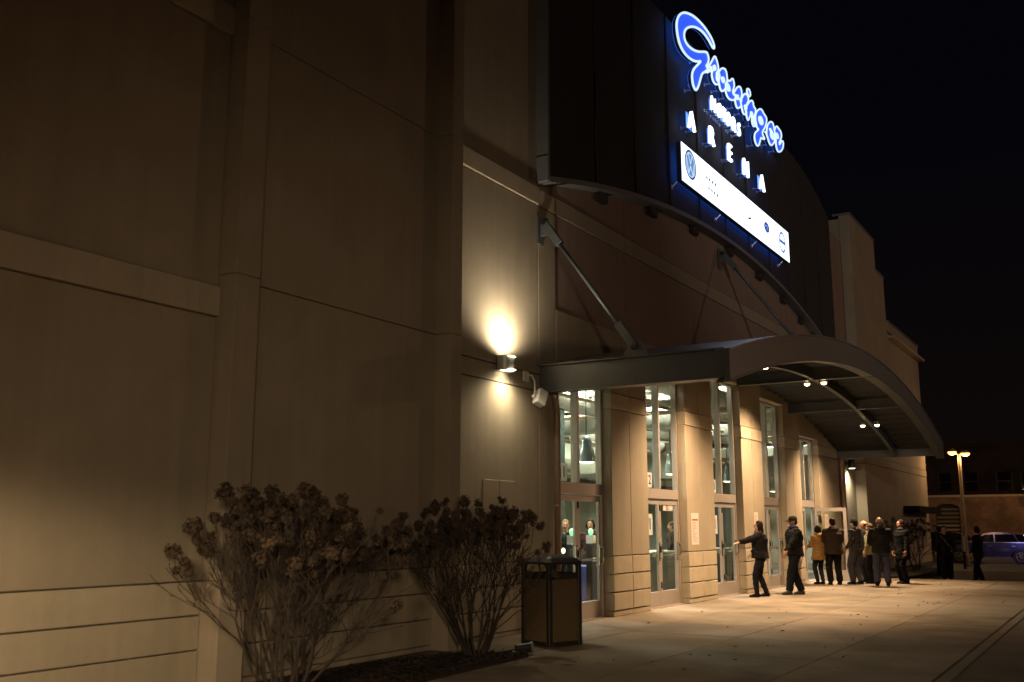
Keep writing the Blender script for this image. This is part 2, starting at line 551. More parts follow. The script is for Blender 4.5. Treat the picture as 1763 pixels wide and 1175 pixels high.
# solid walls behind the facing panels
core = MB()
core.box(-8.6, -8.03, -6, 14.42, 0, 12.6)
OPEN = [(14.45, 16.5, 4.15), (18.12, 20.13, 4.68), (21.8, 23.8, 5.08), (25.45, 27.45, 4.93), (28.98, 31.0, 4.22)]
ye = 16.5
pier_y = []
for k in range(5):
    a = OPEN[k][1]
    b = OPEN[k + 1][0] if k < 4 else 35.8
    pier_y.append((a, b))
    core.box(-8.25, -8.02, a + 0.012, b - 0.012, 0, 5.2)
for (a, b, h) in OPEN:
    core.box(-8.25, -8.02, a - 0.012, b + 0.012, h + 0.012, 5.2)
core.box(-8.25, -8.03, 14.42, 35.8, 5.2, 8.9)
core.box(-8.6, -7.97, 35.8, 48.2, 0, 9.5)
obj('wall_core', core, M['core'], B)
# left bays
XB, XP = -7.90, -7.65
wall_strip(XB, -6.0, 7.05, (-2.0, 2.6))
wall_strip(XB, 7.4, 10.93)
wall_strip(PX, 11.2, 13.86)
def sheet(y0, y1, z0, z1, x=XB, m='wall', name='wall_panel', **kw):
    return piece(name, x - 0.13, x, y0, y1, z0, z1, m, **kw)
for a, b in ((-6.0, -2.0), (-2.0, 2.6), (2.6, 7.05)):
    sheet(a, b, 1.06, 3.73)
    sheet(a, b, 3.73, 4.05, XB + 0.045, 'band', 'wall_band', gap=0.004)
    sheet(a, b, 4.05, 6.88)
    sheet(a, b, 6.88, 7.2, XB + 0.045, 'band', 'wall_band', gap=0.004)
    sheet(a, b, 7.2, 12.5)
for z0, z1 in ((1.06, 4.18), (4.18, 7.05), (7.05, 12.5)):
    sheet(7.4, 10.93, z0, z1)
for a, b in ((7.05, 7.4), (10.93, 11.2)):
    for z0, z1 in ((0, 1.06), (1.06, 4.18), (4.18, 7.05), (7.05, 12.5)):
        piece('pilaster', XP - 0.38, XP, a, b, z0, z1, 'band' if z0 == 0 else 'wall', gap=0.003)
# wall carrying the sconce
for a, b in ((11.2, 13.86), (13.86, 14.44)):
    if a > 13:
        wall_strip(PX, a, b)
    sheet(a, b, 1.06, 3.73, PX)
    sheet(a, b, 3.73, 4.01, PX - 0.008, 'wall', 'wall_band', gap=0.012)
    sheet(a, b, 4.01, 6.86, PX)
    sheet(a, b, 6.86, 7.18, PX + 0.03 if a < 13 else PX, 'band', 'wall_band', gap=0.012)
    if a < 13: sheet(a, b, 7.18, 12.5, PX)
piece('access_panel', PX - 0.02, PX + 0.018, 12.2, 12.62, 1.78, 2.26, 'wall', gap=0.0, bev=0.005)
piece('access_panel', PX - 0.02, PX + 0.012, 12.66, 13.1, 1.78, 2.26, 'wall', gap=0.0, bev=0.005)
# piers between the entrances
for k, (a, b) in enumerate(pier_y):
    if k == 4:
        cells = [(31.0, 32.3), (32.3, 33.55), (33.55, 35.8)]
    else:
        mid = (a + b) / 2
        cells = [(a, mid), (mid, b)]
    for c0, c1 in cells:
        for j in range(3):
            piece('wall_stone', PX - 0.18, PX + 0.012, c0, c1, 0.10 + j * 0.32, 0.42 + j * 0.32, 'course', gap=0.011)
        piece('base_stone', PX - 0.18, PX, c0, c1, 0.0, 0.10, 'course', gap=0.006)
        piece('pier_panel', PX - 0.18, PX, c0, c1, 1.06, 3.72, 'wall', gap=0.006)
        piece('wall_band', PX - 0.18, PX + 0.015, c0, c1, 3.72, 4.02, 'band', gap=0.008)
        piece('pier_panel', PX - 0.18, PX, c0, c1, 4.02, 5.2, 'wall', gap=0.006)
for (a, b, h) in OPEN:
    piece('lintel', PX - 0.18, PX, a, b, h, 5.2, 'wall', gap=0.004)
    if h > 4.6 or True:
        piece('lintel_trim', PX - 0.19, PX + 0.03, a - 0.02, b + 0.02, h - 0.05, h + 0.01, 'wall', gap=0.0)
ups = [14.42, 17.31, 20.96, 24.62, 28.2, 32.3, 35.8]
for a, b in zip(ups[:-1], ups[1:]):
    piece('upper_panel', PX - 0.12, PX - 0.03, a, b, 5.2, 6.88, 'wall_dark')
    piece('wall_band', PX - 0.12, PX - 0.02, a, b, 6.88, 7.2, 'wall', gap=0.005)
    piece('upper_panel', PX - 0.12, PX - 0.03, a, b, 7.2, 8.9, 'wall_dark')

# projecting sign wall: arched underside, rounded shoulders at the top
SX = -7.75
def arch_lo(y): return 8.46 - 0.0140 * (y - 23.05) ** 2
Y0, Y1 = 13.86, 33.35
def arch_hi(y):
    d = max(0.0, abs(y - 23.6) - 5.0)
    return 12.75 - 0.0415 * d * d
def sign_slice(y0, y1, x0, x1, n=4, lo=arch_lo, hi=arch_hi):
    poly = [(y0 + (y1 - y0) * i / n, lo(y0 + (y1 - y0) * i / n)) for i in range(n + 1)]
    poly += [(y1 - (y1 - y0) * i / n, hi(y1 - (y1 - y0) * i / n)) for i in range(n + 1)]
    return MB().prism(poly, x0, x1)
obj('sign_wall_core', sign_slice(Y0 + 0.02, Y1 - 0.02, -8.02, SX - 0.03, 40), M['metalpanel'], B)
cuts = [Y0 + 0.03 + (Y1 - Y0 - 0.06) * i / 11 for i in range(12)]
for i in range(11):
    obj('cladding_panel', sign_slice(cuts[i] + 0.012, cuts[i + 1] - 0.012, SX - 0.028, SX, 6), M['metalpanel'], B, bevel=0.006)
# standing seams between the cladding sheets
for i in range(1, 11):
    y = cuts[i]
    obj('cladding_rib', MB().box(SX - 0.02, SX + 0.03, y - 0.02, y + 0.02, arch_lo(y) + 0.1, arch_hi(y) - 0.05), M['metalpanel'], B)
# arched trim under the sign wall (soffit and lip)
def band_arch(fn, y0, y1, x0, x1, t0, t1, n=44):
    p = []
    for i in range(n + 1):
        y = y0 + (y1 - y0) * i / n
        p.append((y, fn(y) + t0))
    for i in range(n + 1):
        y = y1 - (y1 - y0) * i / n
        p.append((y, fn(y) + t1))
    mb = MB()
    for i in range(n):
        a, b = p[i], p[i + 1]
        c, d = p[2 * n + 1 - i - 1], p[2 * n + 1 - i]
        q = [a, b, c, d]
        vs = [(x0, u, v) for u, v in q] + [(x1, u, v) for u, v in q]
        fs = [(0, 1, 5, 4), (2, 3, 7, 6), (4, 5, 6, 7), (3, 2, 1, 0)]
        if i == 0: fs.append((3, 0, 4, 7))
        if i == n - 1: fs.append((1, 2, 6, 5))
        mb.add(vs, fs)
    return mb
obj('arch_trim', band_arch(arch_lo, Y0, 32.6, -8.0, SX + 0.03, -0.035, 0.06), M['trim'], B)
for y in (16.2, 18.6, 21.0, 23.4, 25.8, 28.0, 29.8, 31.4):
    z = arch_lo(y)
    obj('soffit_bracket', MB().box(-7.975, -7.86, y - 0.18, y + 0.18, z - 0.22, z - 0.04), M['black'], B, bevel=0.01)
obj('edge_trim', MB().box(-7.98, SX + 0.02, Y0 - 0.04, Y0 + 0.03, arch_lo(Y0) - 0.02, 11.6), M['trim'], B, bevel=0.004)
obj('edge_trim', MB().box(-7.98, SX + 0.012, Y0 - 0.045, Y0 + 0.034, arch_lo(Y0) + 0.42, arch_lo(Y0) + 0.435), M['black'], B)

# right hand wing with its stepped parapets
WX = -7.6
piece('wing_return', -8.6, -7.97, 33.37, 35.8, 8.9, 11.7, 'wall', gap=0.004)
piece('upper_panel', PX - 0.12, PX, 33.37, 35.8, 7.22, 11.7, 'wall_dark')
def wing(y0, y1, z0, z1, m='wall'):
    piece('wing_panel', -7.97, WX, y0, y1, z0, z1, m, gap=0.005)
wy = [35.8, 39.9, 41.35, 45.0, 48.2]
for a, b in zip(wy[:-1], wy[1:]):
    for j in range(3): piece('wall_stone', -7.97, WX + 0.01, a, b, 0.04 + j * 0.34, 0.38 + j * 0.34, 'course', gap=0.01)
    wing(a, b, 1.06, 3.72)
    piece('wall_band', -7.97, WX + 0.012, a, b, 3.72, 4.02, 'wall', gap=0.007)
    wing(a, b, 4.02, 6.9)
wing(35.8, 39.9, 6.9, 12.65); wing(39.9, 41.35, 6.9, 11.45)
wing(41.35, 45.0, 6.9, 8.95); wing(45.0, 48.2, 6.9, 8.95)
obj('wing_core', MB().box(-9.6, -7.98, 35.85, 39.85, 9.4, 12.55).box(-9.6, -7.98, 39.85, 41.3, 9.4, 11.35), M['core'], B)
piece('coping', -8.2, WX + 0.03, 35.78, 39.94, 12.65, 12.73, 'trim', gap=0.0)
piece('coping', -8.2, WX + 0.03, 39.95, 41.4, 11.45, 11.53, 'trim', gap=0.0)
piece('cornice_recess', -8.2, WX - 0.06, 41.4, 48.1, 8.95, 9.28, 'core', gap=0.0)
piece('cornice', -8.2, WX + 0.24, 41.5, 48.6, 9.02, 9.12, 'band', gap=0.0)
piece('cornice_parapet', -8.2, WX + 0.02, 41.41, 48.2, 9.28, 9.68, 'wall', gap=0.0)
piece('cornice', -8.2, WX + 0.06, 41.42, 48.3, 9.68, 9.74, 'trim', gap=0.0)
obj('roof', MB().box(-40, -8.61, -6, 48.2, 8.6, 8.9), M['core'], B)
obj('end_wall', MB().box(-40, -8.61, 47.9, 48.2, 0, 8.59), M['wall_dark'], B)

# =================================================================== ENTRANCES
FX = -8.13   # face of the frames
names = ['first', 'second', 'third', 'fourth', 'fifth']
elab = ['tall glazed double door nearest the litter bin, with a sheet numbered 1 above it',
        'tall glazed double door left of the pier with the pink notice',
        'tall glazed double door that the woman in the black coat reaches for',
        'tall glazed double door behind the man in the black cap',
        'tall glazed double door with its right leaf standing open by the queue']
def door_leaf(parent, T, w, handle_side):
    """T maps (u along the leaf, v outwards, z)"""
    def bx(mb, u0, u1, v0, v1, z0, z1):
        return mb.box(u0, u1, v0, v1, z0, z1, T)
    st = 0.085
    mb = MB()
    bx(mb, 0, st, -0.045, 0, 0.012, 2.12)
    bx(mb, w - st, w, -0.045, 0, 0.012, 2.12)
    bx(mb, st, w - st, -0.045, -0.001, 2.02, 2.12)
    bx(mb, st, w - st, -0.045, -0.001, 0.012, 0.30)
    leaf = obj('door_leaf', mb, M['alu'], parent)
    pane = obj('pane', bx(MB(), st, w - st, -0.026, -0.020, 0.30, 2.02), M['glass'], leaf)
    hu = w - 0.05 if handle_side > 0 else 0.05
    h = MB()
    h.tube([T((hu, 0.0, 0.93)), T((hu, 0.06, 0.95)), T((hu, 0.075, 1.02)), T((hu, 0.075, 1.14)), T((hu, 0.06, 1.21)), T((hu, 0.0, 1.23))], 0.016, 8)
    bx(h, hu - 0.035, hu + 0.035, 0, 0.012, 0.90, 1.26)
    obj('handle', h, M['chrome'], leaf, smooth=False)
    bar = MB()
    bar.tube([T((st - 0.01, -0.09, 1.0)), T((w - st + 0.01, -0.09, 1.0))], 0.02, 8)
    bx(bar, st - 0.02, st + 0.03, -0.11, -0.046, 0.97, 1.03)
    bx(bar, w - st - 0.03, w - st + 0.02, -0.11, -0.046, 0.97, 1.03)
    obj('push_bar', bar, M['chrome'], leaf)
    hg = w - 0.012 if handle_side < 0 else 0.012
    for z in (0.42, 1.12, 1.95):
        obj('hinge', bx(MB(), hg - 0.014, hg + 0.014, 0.0, 0.022, z - 0.06, z + 0.06), M['black'], leaf)
    return leaf
ENT = []
for k, (a, b, h) in enumerate(OPEN):
    y0 = 14.58 if k == 0 else a
    e = thing('glazed_entrance', (FX, (y0 + b) / 2, 0), elab[k], 'entrance', 'glazed entrances under the canopy')
    ENT.append(e)
    fr = MB()
    fr.box(FX - 0.12, FX, y0, y0 + 0.05, 0, h - 0.02)
    fr.box(FX - 0.12, FX, b - 0.05, b, 0, h - 0.02)
    mid = (y0 + b) / 2
    fr.box(FX - 0.12, FX, y0 + 0.05, b - 0.05, h - 0.09, h - 0.02)
    fr.box(FX - 0.12, FX + 0.004, y0 + 0.05, b - 0.05, 2.135, 2.33)
    if k == 0: fr.box(FX - 0.12, FX, 14.45, 14.575, 0, h - 0.02)
    f = obj('frame', fr, M['alu'], e, bevel=0.004)
    obj('mullion', MB().box(FX - 0.13, FX + 0.012, mid - 0.035, mid + 0.035, 2.335, h - 0.095), M['alu'], e, bevel=0.004)
    obj('window_pane', MB().box(FX - 0.06, FX - 0.052, y0 + 0.05, mid - 0.035, 2.33, h - 0.09), M['glass'], e)
    obj('window_pane', MB().box(FX - 0.06, FX - 0.052, mid + 0.035, b - 0.05, 2.33, h - 0.09), M['glass'], e)
    w = mid - (y0 + 0.05) - 0.004
    door_leaf(e, (lambda p, o=y0 + 0.052: (FX - 0.03 + p[1], o + p[0], p[2])), w, +1)
    if k < 4:
        door_leaf(e, (lambda p, o=b - 0.052: (FX - 0.03 + p[1], o - w + p[0], p[2])), w, -1 if False else +1)
    else:
        # swung outwards, at right angles to the wall
        hy = b - 0.06
        ca, sa = math.cos(R(8)), math.sin(R(8))
        door_leaf(e, (lambda p: (FX + 0.02 + p[0] * ca + p[1] * sa, hy - p[0] * sa - 0.0 + p[1] * ca * 1.0, p[2])), w, +1)
    obj('threshold', MB().box(FX - 0.12, FX + 0.06, y0, b, 0.0, 0.012), M['alu'], e)

def text_mb(body, size, x, y, z, depth=0.001, bold=0.0, align='CENTER', spacing=1.0, sy=1.0):
    """letters standing in the plane x = const, read by someone looking towards -x"""
    cu = bpy.data.curves.new('txt', 'FONT')
    cu.body = body
    cu.size = size
    cu.align_x = align
    cu.align_y = 'CENTER'
    cu.extrude = depth
    cu.offset = bold
    cu.space_character = spacing
    to = bpy.data.objects.new('txt', cu)
    C.objects.link(to)
    dg = bpy.context.evaluated_depsgraph_get()
    me = bpy.data.meshes.new_from_object(to.evaluated_get(dg))
    mb = MB()
    mb.v = [(x + v.co.z, y + v.co.x * sy, z + v.co.y) for v in me.vertices]
    mb.f = [tuple(p.vertices) for p in me.polygons]
    bpy.data.objects.remove(to)
    bpy.data.meshes.remove(me)
    return mb

def sheet_thing(name, y, z, w, h, x, m, label, cat, group=None, texts=()):
    o = thing(name, (x, y, z - h / 2), label, cat, group)
    obj('sheet', MB().box(x, x + 0.003, y - w / 2, y + w / 2, z - h / 2, z + h / 2), M[m], o)
    for (s_, size, dy, dz, mm) in texts:
        obj('lettering', text_mb(s_, size, x + 0.0045, y + dy, z + dz, 0.0005, bold=size * 0.02), M[mm], o)
    return o
GX = FX - 0.05
sheet_thing('number_sheet', 15.10, 2.50, 0.22, 0.30, GX, 'paper', 'white sheet with a black 1 in the window above the door nearest the bin', 'sign', 'number sheets above the doors', [('1', 0.26, 0, 0, 'ink')])
sheet_thing('number_sheet', 18.72, 2.50, 0.22, 0.30, GX, 'paper', 'white sheet with a black 2 in the window above the second door from the bin', 'sign', 'number sheets above the doors', [('2', 0.26, 0, 0, 'ink')])
sheet_thing('number_sheet', 22.42, 2.50, 0.22, 0.30, GX, 'paper', 'white sheet with a black 3 in the window above the door the woman opens', 'sign', 'number sheets above the doors', [('3', 0.26, 0, 0, 'ink')])
GD = FX - 0.03 - 0.018
sheet_thing('door_poster', 18.68, 1.62, 0.25, 0.42, GD, 'paper', 'white poster with a dark upright mark on the left glass of the second door', 'poster', None, [('1', 0.3, 0, 0, 'ink')])
sheet_thing('door_poster', 22.42, 1.62, 0.25, 0.42, GD, 'paper', 'white poster on the left glass of the door being pulled by the woman', 'poster', None, [('1', 0.3, 0, 0, 'greyink')])
sheet_thing('door_lettering', 19.62, 1.96, 0.50, 0.12, GD, 'paper', 'dark red letters SS at the top of the right glass of the second door', 'sign', None, [('SS', 0.15, -0.04, 0, 'redink')])
# pink notice on the pier
nt_ = thing('pier_notice', (PX, 20.55, 1.2), 'long pink paper notice with a red heading taped to the pier', 'notice')
obj('sheet', MB().box(PX + 0.001, PX + 0.004, 20.33, 20.75, 1.2, 1.86), M['pinkpaper'], nt_)
obj('heading', MB().box(PX + 0.0045, PX + 0.006, 20.37, 20.71, 1.70, 1.735), M['redink'], nt_)
tl = MB()
rnd = random.Random(3)
for i in range(13):
    z = 1.66 - i * 0.033
    tl.box(PX + 0.0045, PX + 0.0055, 20.39, 20.39 + rnd.uniform(0.12, 0.30), z, z + 0.011)
obj('text_lines', tl, M['greyink'], nt_)
for (y, z, w, h, lb) in ((24.72, 1.74, 0.30, 0.36, 'small pale pink notice on the pier above the woman with dark hair'), (31.6, 1.68, 0.42, 0.52, 'pale lilac notice on the pier behind the open door leaf')):
    n_ = thing('pier_notice', (PX, y, z - h / 2), lb, 'notice')
    obj('sheet', MB().box(PX + 0.001, PX + 0.004, y - w / 2, y + w / 2, z - h / 2, z + h / 2), M['pinkpaper'], n_)
    tl = MB()
    for i in range(6):
        tl.box(PX + 0.0045, PX + 0.0055, y - w * 0.36, y + w * rnd.uniform(0.0, 0.36), z + h * 0.3 - i * h * 0.11, z + h * 0.33 - i * h * 0.11)
    obj('text_lines', tl, M['greyink'], n_)

# =================================================================== LOBBY
LB = thing('lobby', (-8.5, 14, 0), 'lit lobby hall with ducts and pendant lamps seen through the glass doors', 'room')
LB['kind'] = 'structure'
obj('lobby_floor', MB().box(-18, -8.26, 13.5, 44, -0.05, 0.005), M['tile'], LB)
obj('lobby_ceiling', MB().box(-18, -8.26, 13.5, 44, 6.3, 6.4), M['lobbyceil'], LB)
obj('lobby_back_wall', MB().box(-18.2, -18, 13.5, 44, 0, 6.4), M['lobbywall'], LB)
obj('lobby_side_wall', MB().box(-18, -8.27, 43.8, 44, 0, 6.4).box(-18, -8.61, 13.3, 13.5, 0, 6.4), M['lobbywall'], LB)
for i in range(17):
    y = 15.2 + 1.7 * i
    j = MB().box(-17.9, -8.7, y - 0.04, y + 0.04, 5.75, 6.28)
    obj('ceiling_joist', j, M['joist'], LB)
for i, (x, z, r_, mm) in enumerate([(-9.6, 5.1, 0.28, 'duct'), (-12.4, 4.9, 0.34, 'duct'), (-14.6, 4.4, 0.3, 'duct'), (-10.6, 5.35, 0.05, 'pipe'), (-10.85, 4.55, 0.04, 'pipe'), (-13.4, 4.0, 0.05, 'pipe'), (-9.1, 4.4, 0.035, 'pipe'), (-16.0, 3.6, 0.22, 'duct')]):
    obj('duct' if r_ > 0.1 else 'pipe', MB().tube([(x, 13.8, z), (x, 43.5, z)], r_, 14), M[mm], LB, smooth=True)
for i, (y, z) in enumerate([(19.5, 4.75), (24.8, 4.3), (31.0, 4.6), (37, 4.3)]):
    obj('duct', MB().box(-17.5, -9.3, y - 0.3, y + 0.3, z - 0.18, z + 0.18), M['duct'], LB, bevel=0.02)
for i in range(5):
    y = 21.0 + 5 * i
    obj('balcony_front', MB().box(-17.9, -16.9, y - 2.45, y + 2.45, 2.7, 3.5), M['lobbyceil'], LB)
for y in (17.6, 22.6, 27.6, 32.6, 38.0):
    obj('column', MB().box(-12.7, -12.3, y - 0.2, y + 0.2, 0, 6.25), M['dgreen' if y < 23 else 'lobbywall'], LB, bevel=0.02)
obj('partition', MB().box(-14.6, -13.0, 20.3, 20.45, 0, 2.4), M['dgreen'], LB)
obj('partition', MB().box(-12.0, -10.2, 29.2, 29.35, 0, 2.3), M['dgreen'], LB)
for i, (x, y, z) in enumerate([(-11.6, 17.75, 6.2), (-11.6, 22.85, 6.2), (-11.6, 29.65, 6.2), (-11.6, 36.45, 6.2), (-15.3, 26.25, 6.2), (-15.3, 19.45, 6.2)]):
    t = obj('lobby_fill_bar', MB().box(x - 1.2, x + 1.2, y - 0.12, y + 0.12, z, z + 0.05), M['e_cool'], LB)  # added glowing bars and fill lamps, tucked between joists to brighten the hall
    light('lobby_fill_lamp', 'AREA', (x, y, z - 0.03), (1.0, 0.96, 0.80), 900, LB, shape='RECTANGLE', size=2.4, size_y=0.3, aim=(0, 0, -1))
for i in range(9):
    y = 16.3 + 3.1 * i
    obj('pipe', MB().tube([(-17.8, y, 4.7 + 0.25 * (i % 3)), (-8.8, y + 0.6, 4.7 + 0.25 * (i % 3))], 0.05 + 0.03 * (i % 2), 10), M['pipe' if i % 3 == 0 else 'duct'], LB, smooth=True)
    obj('truss_chord', MB().box(-17.8, -8.8, y + 1.2, y + 1.3, 5.0, 5.12).box(-17.8, -8.8, y + 1.2, y + 1.3, 5.6, 5.7), M['joist'], LB)
    tw_ = MB()
    for q in range(14): tw_.bar((-17.6 + q * 0.62, y + 1.25, 5.12 if q % 2 else 5.6), (-17.6 + (q + 1) * 0.62, y + 1.25, 5.6 if q % 2 else 5.12), 0.03)
    obj('truss_web', tw_, M['joist'], LB)
for y in (16.2, 18.9, 24.6, 30.0, 34.5):
    obj('wall_bulkhead', MB().box(-17.6, -13.6, y - 0.15, y + 0.15, 3.3, 4.6), M['lobbyceil'], LB)
obj('sign_strip', MB().box(-16.88, -16.84, 19, 43, 3.1, 3.25), M['joist'], LB)
obj('mezzanine_rail', MB().box(-16.88, -16.84, 19, 43, 3.55, 3.62).box(-16.88, -16.84, 19, 43, 3.85, 3.9), M['pipe'], LB)
# pendants
pend = [(21.85, 3.12, 0.24, 'dark bell pendant lamp hanging behind the first door glass', 6.2), (27.17, 3.06, 0.19, 'dark bell pendant lamp seen through the second entrance', 6.2),
        (32.0, 3.03, 0.19, 'dark bell pendant lamp seen through the third entrance', 6.2), (37.1, 2.85, 0.21, 'dark bell pendant lamp seen through the fourth entrance', 6.2)]
for y, z, r_, lb, top in pend:
    p = thing('pendant_lamp', (-11.2, y, z), lb, 'lamp', 'pendant lamps in the lobby')
    obj('shade', MB().lathe((-11.2, y, z), [(r_, 0), (r_ * 0.97, 0.02), (r_ * 0.92, 0.12), (r_ * 0.80, 0.27), (r_ * 0.66, 0.36), (r_ * 0.58, 0.40), (r_ * 0.56, 0.50), (r_ * 0.45, 0.59), (r_ * 0.14, 0.64), (0.01, 0.65)], 20), M['pendant'], p, smooth=True)
    obj('lens', MB().lathe((-11.2, y, z + 0.015), [(0.001, -0.05), (r_ * 0.5, -0.042), (r_ * 0.93, 0)], 20), M['e_pend'], p, smooth=True)
    obj('cord', MB().tube([(-11.2, y, z + 0.63), (-11.2, y, top)], 0.012, 6), M['black'], p)
    light('pendant_bulb', 'SPOT', (-11.2, y, z + 0.0), (1, 0.9, 0.7), 160, p, spot_size=R(140), spot_blend=0.6, shadow_soft_size=0.15, aim=(0, 0, -1))
# counters and ticket scanners behind the doors
tb = thing('cloth_table', (-9.9, 19.6, 0), 'table under a deep blue cloth just inside the first door', 'table')
mb = MB()
n = 40
P = []
for i in range(n):
    t = i / n
    per = [(-10.15, 18.9), (-9.55, 18.9), (-9.55, 20.2), (-10.15, 20.2)]
    s4 = t * 4
    q = int(s4)
    f_ = s4 - q
    a, b = per[q], per[(q + 1) % 4]
    P.append((a[0] + (b[0] - a[0]) * f_, a[1] + (b[1] - a[1]) * f_))
cx, cy = -9.85, 19.55
vs = [(x, y, 0.76) for x, y in P] + [(cx + (x - cx) * (1.05 + 0.03 * (i % 2)), cy + (y - cy) * (1.05 + 0.03 * (i % 2)), 0.04) for i, (x, y) in enumerate(P)]
mb.add(vs, [tuple(range(n))] + [(i, (i + 1) % n, n + (i + 1) % n, n + i) for i in range(n)])
obj('cloth', mb, M['cloth'], tb)
obj('legs', MB().box(-10.1, -10.05, 19.0, 19.05, 0, 0.74).box(-9.65, -9.6, 19.0, 19.05, 0, 0.74).box(-10.1, -10.05, 20.05, 20.1, 0, 0.74).box(-9.65, -9.6, 20.05, 20.1, 0, 0.74), M['black'], tb)
scan = [(-9.5, 17.85, 'ticket scanner post with a green light behind the left glass of the first door'), (-9.5, 18.68, 'ticket scanner post with a green light behind the right glass of the first door')]
for x, y, lb in scan:
    s_ = thing('ticket_scanner', (x, y, 0), lb, 'scanner', 'ticket scanners inside the first door')
    obj('pedestal', MB().box(x - 0.07, x + 0.07, y - 0.09, y + 0.09, 0.02, 1.24).box(x - 0.15, x + 0.15, y - 0.16, y + 0.16, 0.005, 0.02), M['black'], s_, bevel=0.01)
    obj('panel', MB().box(x + 0.071, x + 0.078, y - 0.07, y + 0.07, 1.26, 1.38).box(x - 0.07, x + 0.07, y - 0.08, y + 0.08, 1.24, 1.40), M['white'], s_)
    obj('green_light', MB().ball((x, y, 1.47), (0.05, 0.05, 0.07), 12, 8), M['e_green'], s_, smooth=True)
ct = thing('ticket_counter', (-9.6, 22.8, 0), 'dark ticket counter with small lights inside the doors', 'counter')
for y in (16.6, 23.0, 26.8, 30.2):
    obj('counter_front', MB().box(-10.3, -9.7, y - 0.9, y + 0.9, 0.01, 0.95), M['dgreen'], ct, bevel=0.02)
    obj('counter_top', MB().box(-10.36, -9.62, y - 0.95, y + 0.95, 0.952, 0.99), M['duct'], ct, bevel=0.008)
for (x, y, z) in [(-9.75, 17.15, 1.10), (-9.75, 17.95, 1.10), (-9.6, 18.75, 1.12), (-9.6, 18.75, 0.86), (-9.7, 22.0, 1.12), (-9.7, 26.2, 1.1)]:
    obj('counter_lamp', MB().ball((x, y, z), (0.04, 0.04, 0.055), 10, 8), M['e_small'], ct, smooth=True)

# =================================================================== CANOPY
CY0, CY1, CXF = 13.9, 33.35, -4.72
CM = (CY0 + CY1) / 2
def ctop(y): return 5.43 - 0.01365 * (y - CM) ** 2
CN = thing('entrance_canopy', (PX, CM, 4), 'arched grey steel entrance canopy projecting over the five glazed doors', 'canopy')
obj('side_beam', MB().box(PX + 0.02, CXF - 0.10, CY0 - 0.05, CY0 + 0.05, 3.73, 4.13).box(PX + 0.02, CXF - 0.1, CY0 - 0.12, CY0 + 0.12, 3.705, 3.728).box(PX + 0.02, CXF - 0.1, CY0 - 0.12, CY0 + 0.12, 4.132, 4.155), M['steel'], CN)
obj('side_beam', MB().box(PX + 0.02, CXF - 0.10, CY1 - 0.05, CY1 + 0.05, 3.73, 4.13), M['steel'], CN)
half = [(CY0 - 0.12, CM - 0.05), (CM + 0.05, CY1 + 0.12)]
for a, b in half:
    obj('fascia', band_arch(ctop, a, b, CXF - 0.09, CXF, -0.44, 0.0, 30), M['steel'], CN)
    obj('fascia_flange', band_arch(ctop, a, b, CXF - 0.22, CXF + 0.015, -0.465, -0.442, 30), M['steel'], CN)
    obj('fascia_cap', band_arch(ctop, a, b, CXF - 0.22, CXF + 0.02, 0.002, 0.028, 30), M['roofmetal'], CN)
obj('splice_plate', MB().box(CXF - 0.08, CXF - 0.02, CM - 0.05, CM + 0.05, ctop(CM) - 0.44, ctop(CM)), M['black'], CN)
obj('roof_sheet', band_arch(ctop, CY0, CY1, PX + 0.02, CXF - 0.225, -0.012, 0.02), M['roofmetal'], CN)
# corrugated underside: ribs run out from the wall, each one a fold of the sheet
nd = 150
mb = MB()
pv = []
for i in range(nd + 1):
    y = CY0 + 0.07 + (CY1 - CY0 - 0.14) * i / nd
    off = (0.0, 0.0, 0.045, 0.045)[i % 4]
    pv.append((y, ctop(y) - 0.15 - off))
for i in range(nd + 1):
    mb.v += [(PX + 0.03, pv[i][0], pv[i][1]), (CXF - 0.1, pv[i][0], pv[i][1])]
for i in range(nd): mb.f.append((2 * i, 2 * i + 1, 2 * i + 3, 2 * i + 2))
tag(obj('corrugated_deck', mb, M['deck'], CN), kind='stuff')
RX = -6.12
obj('arch_rib', band_arch(ctop, CY0 + 0.06, CY1 - 0.06, RX - 0.055, RX + 0.055, -0.42, -0.2), M['steel'], CN)
for y in (18.9, CM, 28.0):
    z = ctop(y)
    for x0, x1 in ((PX + 0.03, RX - 0.06), (RX + 0.06, CXF - 0.1)):
        obj('cross_beam', MB().box(x0, x1, y - 0.03, y + 0.03, z - 0.44, z - 0.2).box(x0, x1, y - 0.09, y + 0.09, z - 0.46, z - 0.44), M['steel'], CN)
